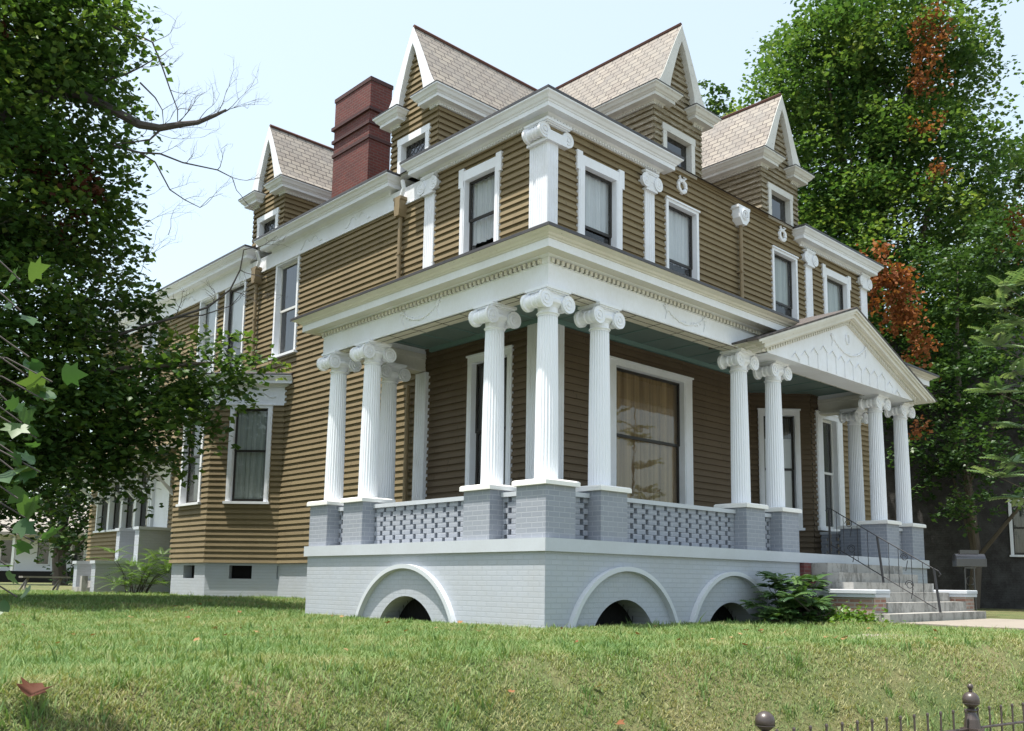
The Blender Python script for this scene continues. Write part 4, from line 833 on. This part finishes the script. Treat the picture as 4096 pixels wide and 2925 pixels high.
def pads(blobs, per, rad, cl, rng=RNG, thick=.22):
    out = []; rr = []
    for b in blobs:
        x, y, z, r = b[:4]; k2 = max(2, int(cl * r ** 2 + .5)); dirs = rng.normal(size=(k2, 3)); dirs /= np.linalg.norm(dirs, axis=1)[:, None]
        c = np.array([x, y, z]) + dirs * (r * (.62 + .38 * rng.random(k2) ** .5))[:, None] * np.array([1, 1, .9])
        for q, dd in zip(c, dirs):
            s = rad * rng.uniform(.55, 1.3) * min(1, .4 + r * .45); m = int(per * (s / rad) ** 2 * rng.uniform(.7, 1.2)) + 6; a = rng.uniform(0, 6.283, m); d = s * np.sqrt(rng.random(m)) * (1 + .25 * np.sin(a * 3 + rng.uniform(0, 6)))
            p = np.stack([d * np.cos(a), d * np.sin(a), rng.normal(0, thick * s, m) - .45 * d ** 2 / s], -1); p[:, 2] += (p[:, :2] @ dd[:2]) * -.35
            out.append(q + p); rr.append(np.clip(rng.normal(.40 + .17 * rng.normal() + .12 * dd[2], .13, m), 0, 1))  # leaf tone rises toward the crown top, painting in sunlit upper sprays
    return np.concatenate(out), np.concatenate(rr)
def limb(mb, pts, r0, r1, n=7, wob=.0):
    k2 = len(pts); mb.tube(pts, [r0 + (r1 - r0) * i / (k2 - 1) for i in range(k2)], n)
def twigs(mb, a, d, L, r, depth, rng):
    a = Vector(a); d = Vector(d).normalized(); p = [a]; n = 5; v = d.copy()
    for i in range(n): v = (v + Vector((rng.uniform(-.3, .3), rng.uniform(-.3, .3), rng.uniform(-.2, .3)))).normalized(); p.append(p[-1] + v * L / n)
    mb.tube(p, [r * (1 - .7 * i / n) for i in range(n + 1)], 4)
    if depth > 0:
        for i in range(2, n + 1):
            if rng.random() < .85: twigs(mb, p[i], v + Vector((rng.uniform(-1, 1), rng.uniform(-1, 1), rng.uniform(-.6, .9))), L * .5, r * .5, depth - 1, rng)
# --- near maple on the left, its trunk outside the picture
LT = [(-5.4, 11.5, 9.8, 2.6), (-4.1, 11.5, 10.8, 2.0), (-3.2, 10.6, 10.5, 1.1), (-2.8, 9.6, 10.7, 0.5), (-4.8, 11.4, 7.6, 2.4), (-3.5, 11.2, 9.2, 1.8), (-2.9, 10.4, 9.6, .75), (-2.2, 9.8, 10.0, 0.5), (-3.7, 11.8, 7.1, 1.9), (-2.8, 11.3, 8.1, .9), (-2.6, 11.5, 6.8, 1.2), (-2.1, 11.0, 7.3, 0.6), (-4.3, 11.4, 5.0, 2.2), (-3.2, 11.7, 5.3, 1.4), (-2.2, 11.3, 5.8, 0.9), (-1.9, 10.9, 6.5, 0.5), (-3.2, 11.3, 3.7, 1.6), (-2.1, 10.8, 4.3, 1.2), (-4.5, 11.4, 2.5, 2.2), (-2.6, 10.9, 2.4, 1.4), (-1.5, 9.7, 3.3, 1.0), (-0.8, 9.0, 3.7, 0.8), (-0.4, 8.2, 3.7, 0.6), (0.0, 7.8, 3.4, 0.5), (-1.5, 10.0, 2.2, 0.9), (-1.0, 9.3, 2.7, 0.7), (-0.9, 9.4, 2.0, 0.3), (-0.5, 8.7, 3.1, 0.4), (-3.2, 11.8, 1.4, 1.2), (-2.0, 11.2, 1.7, 0.8), (-1.5, 10.4, 4.8, 0.5), (-1.4, 10.2, 5.2, 0.3), (-1.2, 9.6, 3.0, .8), (-.7, 8.8, 3.4, .6), (-1.8, 10.3, 2.6, 1.0), (-1.4, 9.6, 2.3, .7), (-.4, 8.2, 3.4, .45), (-2.4, 10.6, 1.9, .9), (-7.2, 12.5, 6, 3.2), (-7.5, 13, 10, 2.6)]
T1 = thing('maple_tree', 'large maple with browning leaves and bare dead limbs reaching in from the left edge', 'tree', (-6.2, 12.3, -1.0))
m = MB(); limb(m, [(-6.2, 12.3, -1.3), (-6.1, 12.2, 1.5), (-6.0, 12.1, 4.5), (-5.6, 12, 7), (-5.4, 11.8, 9.5)], .42, .16, 12); limb(m, [(-6.0, 12.1, 4), (-4.8, 12, 5.6), (-3.6, 11.8, 6.5)], .2, .06); limb(m, [(-6.1, 12.2, 2.0), (-4.6, 11.6, 2.8), (-2.9, 11, 3.4), (-1.6, 9.9, 3.6), (-.4, 8.4, 3.7)], .16, .02)
m.obj('trunk', 'bark', T1)
pos, rb = pads(LT, 95, .66, 15); leaves('crown', pos, .148, 'maple_leaf', T1, KITE, .7, rb=rb)
pos, rb, od = cloud([(-3.2, 10.6, 7.5, 0.7), (-3.0, 10.4, 7.0, 0.5), (-4.4, 10.4, 10.3, 0.8), (-2.8, 10.6, 7.4, 0.5), (-3.8, 10.4, 7.5, 0.5), (-3.1, 10.8, 6.5, 0.5)], 30, .3, 1, cl=20); leaves('dead_leaf_clusters', pos, .12, 'brown_leaf', T1, KITE, .2)
rg = random.Random(4)
m = MB()
limb(m, [(-5.16, 11.76, 7.42), (-4.27, 11.12, 8.4), (-3.74, 10.77, 8.98), (-3.14, 10.31, 9.06), (-2.64, 10.01, 8.82), (-2.1, 9.68, 8.53), (-1.81, 9.41, 8.47), (-1.49, 9.08, 8.55), (-1.27, 8.86, 8.59), (-1.03, 8.6, 8.74), (-0.88, 8.43, 8.85)], .14, .025, 8)
m.obj('dead_limb', 'twig', T1)
m = MB()
for pts, r in (([(-2.72, 9.89, 10.51), (-2.52, 9.73, 10.39), (-2.26, 9.49, 10.29), (-2.1, 9.35, 10.19), (-1.9, 9.26, 9.69), (-1.74, 9.19, 9.24), (-1.59, 9.12, 8.84), (-1.56, 9.15, 8.59)], .026), ([(-2.5, 10.15, 8.12), (-2.04, 9.74, 7.97), (-1.75, 9.45, 7.95), (-1.4, 9.15, 7.78), (-0.88, 8.67, 7.64), (-0.65, 8.47, 7.49), (-0.56, 8.44, 7.24)], .024), ([(-2.04, 9.74, 7.97), (-1.8, 9.54, 7.78), (-1.53, 9.38, 7.23), (-1.29, 9.19, 7.03), (-1.05, 8.99, 6.88), (-0.93, 8.83, 7.08)], .018), ([(-3.1, 10.5, 9.3), (-2.71, 10.1, 9.42), (-2.43, 9.8, 9.53), (-2.23, 9.58, 9.68), (-2.03, 9.35, 9.86)], .032), ([(-1.8, 9.41, 8.43), (-1.93, 9.57, 8.23), (-2.21, 9.86, 8.17), (-2.6, 10.2, 8.1)], .026), ([(-2.19, 9.61, 9.38), (-1.94, 9.42, 9.08), (-1.81, 9.34, 8.83), (-1.76, 9.35, 8.53)], .018), ([(-2.73, 11.22, 3.88), (-1.67, 10.06, 4.45), (-1.22, 9.45, 4.63), (-0.77, 8.97, 4.84), (-0.48, 8.62, 5.2), (-0.38, 8.44, 5.6), (-0.37, 8.35, 6.0)], .034), ([(-1.22, 9.45, 4.63), (-.8, 9.1, 4.7), (-.4, 8.7, 4.9), (-.25, 8.5, 5.2)], .018)):
    m.tube(pts, [r * (1 - .7 * i / (len(pts) - 1)) for i in range(len(pts))], 6)
    for i in range(2, len(pts)): twigs(m, pts[i], (rg.uniform(0, 1), rg.uniform(-1, 0), rg.uniform(-.5, .7)), rg.uniform(.35, .8), r * .35, 2, rg)
for p in ((-1.03, 8.6, 8.74), (-1.27, 8.86, 8.6), (-1.6, 9.2, 8.5), (-1.9, 9.5, 8.4), (-.9, 8.45, 8.8)):
    for _ in range(2): twigs(m, p, (rg.uniform(.1, 1), rg.uniform(-1, -.1), rg.uniform(-.6, .9)), rg.uniform(.5, 1.0), .008, 2, rg)
for _ in range(40): p = random.Random(_).choice(LT[12:20]); twigs(m, (p[0] + rg.uniform(-1, 1), p[1] - p[3] * .5, p[2] + rg.uniform(-.6, .6)), (rg.uniform(-1, 1), -.5, rg.uniform(-.5, 1)), .9, .007, 2, rg)
m.obj('bare_twigs', 'twig', T1)
def tree(name, label, blobs, trunk, r, per, size, mat, sub=.5, cl=14, limbs=6, dead=None, dmat='dead_leaf', seed=1, shape=KITE, up=.5):
    T = thing(name, label, 'tree', (trunk[0], trunk[1], float(gz(trunk[0], trunk[1])))); rr = random.Random(seed); m = MB(); top = max(b[2] for b in blobs); z0 = float(gz(trunk[0], trunk[1])) - .2
    ax = [(trunk[0] + rr.uniform(-.2, .2), trunk[1] + rr.uniform(-.2, .2), z0 + (top - z0) * t) for t in (0, .15, .35, .55, .75, .95)]; ax[0] = (trunk[0], trunk[1], z0); limb(m, ax, r, r * .15, 10)
    for b in sorted(blobs, key=lambda q: -q[3])[:limbs]:
        s = ax[min(4, max(1, int((b[2] - z0) / (top - z0) * 5) - 1))]; e = Vector(b[:3]); s = Vector(s); limb(m, [s, s.lerp(e, .5) + Vector((0, 0, -.2)), e], r * .4, r * .06, 6)
    m.obj('trunk', 'bark', T); pos, rb = pads(blobs, per, sub, cl); leaves('crown', pos, size, mat, T, shape, up + .3, rb=rb)
    if dead: pos, rb, od = cloud(dead, 24, .34, 1, cl=34); leaves('dead_leaf_clusters', pos, size * .8, dmat, T, KITE, .2)
    return T
RT = [(22.1, 5.3, 20.0, 2.6), (23.7, 3.6, 20.3, 2.2), (21.0, 6.7, 18.0, 2.2), (20.1, 7.8, 16.9, 1.3), (19.5, 8.5, 16.4, 0.8), (22.2, 4.3, 17.1, 2.8), (24.4, 3.4, 18.3, 1.3), (24.7, 2.8, 19.7, .6), (24.9, 3.0, 17.2, .6), (21.0, 5.9, 14.7, 2.6), (23.3, 3.7, 14.7, 2.4), (21.1, 7.4, 13.8, 2.0), (21.6, 4.5, 11.8, 2.2), (20.8, 6.9, 11.3, 1.8), (24.1, 3.5, 12.7, 1.4), (21.0, 5.6, 9.4, 1.8), (22.5, 4.1, 9.7, 1.8), (20.0, 7.4, 12.2, 1.4), (19.5, 8.4, 16.9, 0.5), (20.6, 10.1, 17.2, 0.5), (25.2, 3.1, 15.2, 0.6), (21.1, 6.5, 18.9, 1.3), (20.0, 7.4, 19.4, 0.6), (20.5, 7.1, 18.7, 0.8), (24.5, 6.5, 17, 3), (24.8, 6.8, 13, 3), (23, 8, 20, 2.4), (22, 2.6, 7.6, 1.6), (21, 4.2, 7.3, 1.6)]
tree('maple_tree', 'tall sunlit maple with a few red sprays behind the right side of the house', RT, (23.6, 6.3), .5, 175, .18, 'far_leaf', 1.2, 5.5, 10, [(20.9, 2.7, 18.0, 0.7), (20.8, 3.0, 16.9, 0.55), (21.0, 3.0, 16.2, 0.45), (20.6, 3.0, 14.7, 0.45), (20.6, 2.9, 12.9, .35), (15.5, 2.6, 8.6, .45), (15.9, 2.3, 8.2, .5), (16.0, 2.4, 7.7, .55), (16.3, 2.1, 7.3, .5), (16.5, 2.1, 6.7, .5), (16.8, 1.9, 6.2, .4), (16.2, 2.3, 7.0, .5), (15.7, 2.6, 8.0, .5), (16.6, 2.1, 5.8, .3), (15.6, 2.8, 7.5, .4), (24.8, 1.8, 11.7, 0.9), (16.8, 2.3, 3.9, 0.3)], seed=3)
tree('broadleaf_tree', 'dark green tree at the right edge standing beyond the tall maple', [(30.5, 3.0, 16.6, 1.4), (28.9, 2.5, 14.4, 2.5), (29.4, 3.7, 13.2, 1.8), (31.2, 2.2, 17.6, 1.2), (28.3, 3.8, 11.0, 2.2), (28.4, 2.5, 10.2, 2.4), (27.3, 5.2, 8.8, 2.2), (28.5, 4.2, 7.6, 2.2), (32, 1, 16, 3), (31, 0, 11, 3), (33, 6, 13, 3.5), (32, 8, 9, 3), (30, 1, 6, 2.6)], (30, 4.4), .4, 40, .24, 'dark_leaf', .7, 8, 8, seed=5)
tree('broadleaf_tree', 'distant tree just visible between the two front dormers', [(28.8, 17.7, 24.1, 1.3), (29.3, 17.4, 23.1, 1.5), (29.9, 17.1, 21.5, 1.6), (30, 17, 19, 2.4), (30, 17, 16, 2.4)], (30, 17), .35, 36, .26, 'dark_leaf', .6, 8, 4, seed=6)
tree('understory_tree', 'shady understory tree hanging over the dark yard right of the porch', [(18.8, 1.7, 4.5, 1.6), (18.7, 0.2, 5.4, 1.7), (19.1, 2.5, 5.8, 1.2), (19.2, 2.8, 3.5, 1.0), (18.6, 0.6, 3.3, 1.5), (19.7, 2.6, 2.4, 1.1), (18.2, -0.1, 2.1, 1.2), (18.3, 1.3, 1.5, 0.8), (19.7, 3.5, 5.2, 0.9), (20.5, 3, 4.5, 1.8), (20.5, 1, 5.5, 2), (21, 3.5, 7.2, 1.8), (19.6, -1.5, 4.5, 1.8), (19.3, 1.6, 9.5, 1.4), (20.1, 0.8, 9.7, 1.5), (19.7, 1.3, 8.8, 1.4), (20.6, 0.4, 9.0, 1.4), (19.1, 2.1, 7.7, 1.3)], (20.2, 2.2), .18, 40, .15, 'dark_leaf', .45, 11, 6, seed=7)  # high clumps added overhead to shade the yard and foliage below
tree('broadleaf_tree', 'dark tree behind the rear corner of the house beside the white bungalow', [(4.7, 36.9, 3.6, 1.9), (6.4, 35.9, 1.4, 1.8), (7.3, 37.0, 3.7, 3.0), (4.3, 41.0, 5.5, 3.5), (6.6, 36.0, -0.3, 1.0), (7, 39, 7, 3.5), (3, 42, 8, 3)], (6, 38), .35, 34, .24, 'dark_leaf', .7, 9, 6, seed=8)
tree('broadleaf_tree', 'hazy green tree far beyond the bungalow on the left', [(-2, 70, 5, 4.5), (3, 74, 8, 5), (9, 76, 7, 5), (-7, 66, 6, 4), (15, 78, 6, 5)], (3, 74), .5, 34, .5, 'far_leaf', 1.2, 4, 4, seed=9)
# --- pinnate fronds
def frond(base, d, L, rng, nl=11, droop=.5, lw=.2, lwid=.2):
    """compound leaf: returns (V,F) of leaflets as quads"""
    base = np.array(base); d = np.array(d, float); d /= np.linalg.norm(d); side = np.cross(d, [0, 0, 1]); side /= np.linalg.norm(side) + 1e-9; V = []; F = []; p = base.copy(); v = d.copy()
    for i in range(nl):
        p = p + v * L / nl; v = v + np.array([0, 0, -droop / nl]); v /= np.linalg.norm(v); side = np.cross(v, [0, 0, 1]); side /= np.linalg.norm(side) + 1e-9; upv = np.cross(side, v)
        ll = L * lw * (1.15 - .5 * (i / nl)) * (.7 if i == 0 else 1)
        for s in (-1, 1):
            e = side * s * .9 + v * .45 - upv * .25; e /= np.linalg.norm(e); w = v * ll * lwid; q = len(V); V += [p, p + e * ll * .45 + w, p + e * ll, p + e * ll * .45 - w]; F.append((q, q + 1, q + 2, q + 3))
    q = len(V); V += [p, p + v * L * .07 + side * L * .03, p + v * L * .16, p + v * L * .07 - side * L * .03]; F.append((q, q + 1, q + 2, q + 3)); return V, F
def fronds(name, tips, n, L, mat, parent, seed, droop=.6, upb=.35, nl=11, lw=.2, lwid=.2):
    rng = np.random.default_rng(seed); V = []; F = []; R = []
    for t in tips:
        for _ in range(n):
            a = rng.uniform(0, 6.283); d = (math.cos(a), math.sin(a), upb + rng.uniform(-.3, .5)); v, f = frond(t, d, L * rng.uniform(.7, 1.2), rng, nl, droop, lw, lwid); q = len(V); V += v; F += [tuple(q + i for i in g) for g in f]; R += [float(np.clip(rng.normal(.5, .22), 0, 1))] * len(v)
    return npmesh(name, np.array(V), np.array(F), mat, np.array(R), parent)
AT = thing('ailanthus_tree', 'pale feathery compound leaved tree at the right edge in front of the shade', 'tree', (11.9, -3.6, -1.2))
tips = [(10.9, -2.2, 1.9), (10.75, -2.0, 1.6), (10.8, -2.4, 3.7), (10.6, -2.1, 3.3), (10.8, -2.6, 4.7), (10.5, -2.3, 5.0), (10.4, -2.1, 4.5), (10.5, -2.2, 4.2), (11.0, -2.4, 2.6), (10.5, -2.4, 5.4), (11.1, -2.3, 1.2), (11.2, -2.7, 5.6), (11.4, -2.9, 3.4)]
m = MB(); limb(m, [(11.9, -3.6, -1.4), (11.8, -3.4, 1), (11.6, -3.1, 3.2), (11.3, -2.8, 5.6)], .05, .015, 8)
for t in tips: limb(m, [(11.6, -3.1, t[2] - .7), (t[0], t[1], t[2])], .014, .005, 5)
m.obj('trunk', 'bark', AT); fronds('crown', tips, 8, .52, 'pinnate_leaf', AT, 3, .5, .3, 9, .30, .30)
# --- bushes
B1_ = thing('fern_bush', 'feathery bright green bush growing against the side stair wall', 'bush', (1.0, 16.0, -1.03))
rg = random.Random(9); st = [(rg.uniform(.2, 1.9), rg.uniform(15.9, 16.7), rg.uniform(-.85, .15)) for _ in range(26)]
m = MB(); [m.tube([(1.0 + (t[0] - 1) * .3, 16.3, -1.1), ((t[0] + 1) / 2, t[1], (t[2] - .9) / 2), t], [.015, .01, .005], 4) for t in st]; m.obj('stems', 'twig', B1_); fronds('foliage', st, 7, .62, 'fern_leaf', B1_, 5, .9, .5, 14, .13)
B2_ = thing('ailanthus_bush', 'dark green compound leaved shrub growing against the broken brick beside the front steps', 'bush', (5.5, -.75, -1.2))
rg = random.Random(12); st = [(min(5.85, 5.2 + rg.gauss(0, .42)), -.5 + rg.uniform(-.5, .3), -1.18 + abs(rg.gauss(.08, .30))) for _ in range(64)] + [(4.9, -.45, -.5), (5.05, -.4, -.45), (5.7, -.5, -.55)]
m = MB(); [m.tube([(5.5 + (t[0] - 5.5) * .4, -.5, -1.25), ((t[0] + 5.5) / 2, t[1], (t[2] - 1.2) / 2), t], [.014, .01, .005], 4) for t in st]; m.obj('stems', 'twig', B2_); fronds('foliage', st, 8, .28, 'bush_leaf', B2_, 6, .8, .45, 8, .36, .30)
B3_ = thing('weed_clump', 'pale green weeds sprawling at the foot of the left brick step wall', 'weeds', (5.9, -1.75, -1.2))
pos = np.stack([RNG.normal(5.75, .26, 900), RNG.normal(-1.35, .22, 900), -1.2 + np.abs(RNG.normal(0, .10, 900))], -1); leaves('foliage', pos, .075, 'fern_leaf', B3_, KITE, .6)
# --- foreground sapling at the left edge
SP = thing('sapling', 'foreground sapling with large drooping green leaves at the far left edge', 'sapling', (-7.75, -3.05, -1.3))
m = MB(); limb(m, [(-7.58, -3.17, -1.4), (-7.51, -3.19, -.4), (-7.54, -3.12, .5), (-7.43, -3.22, 1.2)], .016, .006, 6)
LPOS = [(x + .27, y - .26, z, q) for x, y, z, q in [(-7.56, -3.06, .97, .17), (-7.55, -3.08, .80, .15), (-7.50, -3.12, .55, .14), (-7.47, -3.1, .44, .16), (-7.40, -3.2, .42, .13), (-7.42, -3.18, .32, .15), (-7.5, -3.1, .2, .16), (-7.44, -3.16, .12, .15), (-7.48, -3.12, .0, .2), (-7.42, -3.2, -.06, .16), (-7.5, -3.15, -.2, .22), (-7.45, -3.15, -.3, .2), (-7.42, -3.2, -.42, .16), (-7.5, -3.1, -.55, .17), (-7.46, -3.14, -.7, .2), (-7.52, -3.1, -.05, .2), (-7.55, -3.05, .3, .18)]]
for x, y, z, s in LPOS: m.tube([(-7.51, -3.17, z + .12), ((x - 7.51) / 2, (y - 3.17) / 2, z + .12), (x, y, z)], .004, 4)
m.obj('stem', 'twig', SP)
pos = np.array([(x + RNG.uniform(-.06, .06), y + RNG.uniform(-.06, .06), z + RNG.uniform(-.05, .05)) for x, y, z, s in LPOS for _ in range(2)]); leaves('foliage', pos, .115, 'sapling_leaf', SP, LOBE, .2)

# ------------------------------------------------------------------ grass and fallen leaves
def grass():
    N = 1150000; cx, cy = -8.64, -8.66
    ang = RNG.uniform(math.radians(4), math.radians(112), N); d = 3.2 * np.exp(RNG.random(N) * math.log(30 / 3.2)); x = cx + d * np.cos(ang); y = cy + d * np.sin(ang)
    ok = ~((x > -.02) & (y > -.02) & (y < 6.1)) & ~((x > 2.3) & (y > 2)) & ~((x > 1.05) & (y > 11.2) & (y < 15.8)) & (y > -6.2) & ~((x > 5.9) & (y > -3.88) & (y < .1)) & ~((x > .15) & (y > 17.1) & (y < 18.9)); x, y, d = x[ok], y[ok], d[ok]; n = len(x)
    nz = np.sin(x * 1.9 + 2 * np.sin(y * .9)) * np.sin(y * 2.3 + 1.7 * np.sin(x * 1.1)) + .5 * np.sin(x * 5.1 + y * 4.3) + .35 * np.sin(x * 11 - y * 9)
    yc = -3.0 - 1.5 * sst(-4, 3, x); bank = np.clip((yc + .4 - y) / 1.2, 0, 1)
    dry = np.clip(.31 + .20 * nz + .34 * bank + RNG.normal(0, .16, n) - .12 * sst(4, 8, y), 0, 1)
    h = (.022 + .024 * RNG.random(n) + .012 * np.clip(nz, 0, 1)) * (1 + .8 * (RNG.random(n) < .03)) * (1 - .3 * bank) * (1 + .015 * d); w = .0023 * (1 + .08 * d) * RNG.uniform(.7, 1.3, n)
    a = RNG.uniform(0, 6.283, n); bx, by = np.cos(a), np.sin(a); lean = h * RNG.uniform(.3, 1.6, n); a2 = a + 1.57 + RNG.normal(0, .5, n); lx, ly = np.cos(a2) * lean, np.sin(a2) * lean; z = gz(x, y) - .004
    tc = RNG.integers(0, n, 2600); tuft = np.repeat(tc, 22); sel = RNG.choice(n, len(tuft), replace=False)      # taller clumps
    x[sel] = x[tuft] + RNG.normal(0, .035, len(tuft)); y[sel] = y[tuft] + RNG.normal(0, .035, len(tuft)); h[sel] *= 1.75; lean[sel] *= 1.3; dry[sel] = np.clip(np.repeat(RNG.normal(.25, .2, 2600), 22) + RNG.normal(0, .08, len(tuft)), 0, 1); z = gz(x, y) - .004
    pn = np.sin(x * 3.1 + 1.3 * np.sin(y * 2.2)) + np.sin(y * 3.7 + 1.1 * np.sin(x * 2.9)) + .6 * np.sin(x * 8.3 + y * 6.1); bare = (pn > 1.25 - .5 * bank) & (RNG.random(n) < .58); bare[sel] = False; z = np.where(bare, z - .2, z)
    V = np.empty((n, 5, 3)); V[:, 0] = np.stack([x - bx * w, y - by * w, z], -1); V[:, 1] = np.stack([x + bx * w, y + by * w, z], -1)
    V[:, 2] = np.stack([x + bx * w * .8 + lx * .4, y + by * w * .8 + ly * .4, z + h * .6], -1); V[:, 3] = np.stack([x - bx * w * .8 + lx * .4, y - by * w * .8 + ly * .4, z + h * .6], -1); V[:, 4] = np.stack([x + lx, y + ly, z + h], -1)
    i = np.arange(n)[:, None] * 5; F = np.concatenate([i + np.array([[0, 1, 2]]), i + np.array([[0, 2, 3]]), i + np.array([[3, 2, 4]])])
    o = npmesh('grass', V.reshape(-1, 3), F, 'grass_blade', np.repeat(dry, 5)); kind(o, 'stuff'); tag(o, 'short sunlit lawn grass with dry straw coloured patches', 'grass')
grass()
def litter():
    base, fc = LOBE; rg = random.Random(21); proto = []
    for v in range(4):
        rng = np.random.default_rng(v); b2 = base.copy(); b2[:, 2] = .35 * np.abs(b2[:, 0]) * rng.uniform(.3, 1.6) + .25 * (b2[:, 1] - .35) ** 2 * rng.uniform(-1, 2); me = npmesh('fallen_leaf', b2, np.array(fc), 'litter_leaf', np.full(len(b2), [.1, .4, .65, .9][v])); proto.append(me)
    used = 0
    for i in range(92):
        x, y = (rg.uniform(-6.8, 1.5), rg.uniform(-.8, 9.5)) if i < 64 else (rg.uniform(-5, 4), rg.uniform(-4.2, -1.5))
        if x > -.25 and y > -.25: continue
        o = proto[used] if used < 4 else proto[used % 4].copy()
        if used >= 4: COL.objects.link(o)
        used += 1
        o.location = (x, y, float(gz(x, y)) + .045); s = rg.uniform(.04, .085); o.scale = (s, s, s); o.rotation_euler = (rg.uniform(-.5, .5), rg.uniform(-.5, .5), rg.uniform(0, 6.28)); tag(o, 'small curled dry brown leaf lying on the lawn grass', 'leaf', 'fallen leaves on the lawn')
    b2 = base.copy(); b2[:, 2] = .5 * np.abs(b2[:, 0]); o = npmesh('fallen_leaf', b2 * np.array([1, .7, 1]), np.array(fc), 'brown_leaf', np.full(len(b2), .5)); o.location = (-7.06, -3.30, float(gz(-7.06, -3.30)) + .06); o.scale = (.17, .17, .17); o.rotation_euler = (.55, .25, -.75); tag(o, 'large brown dead leaf on shaded grass in the lower left corner', 'leaf')
litter()
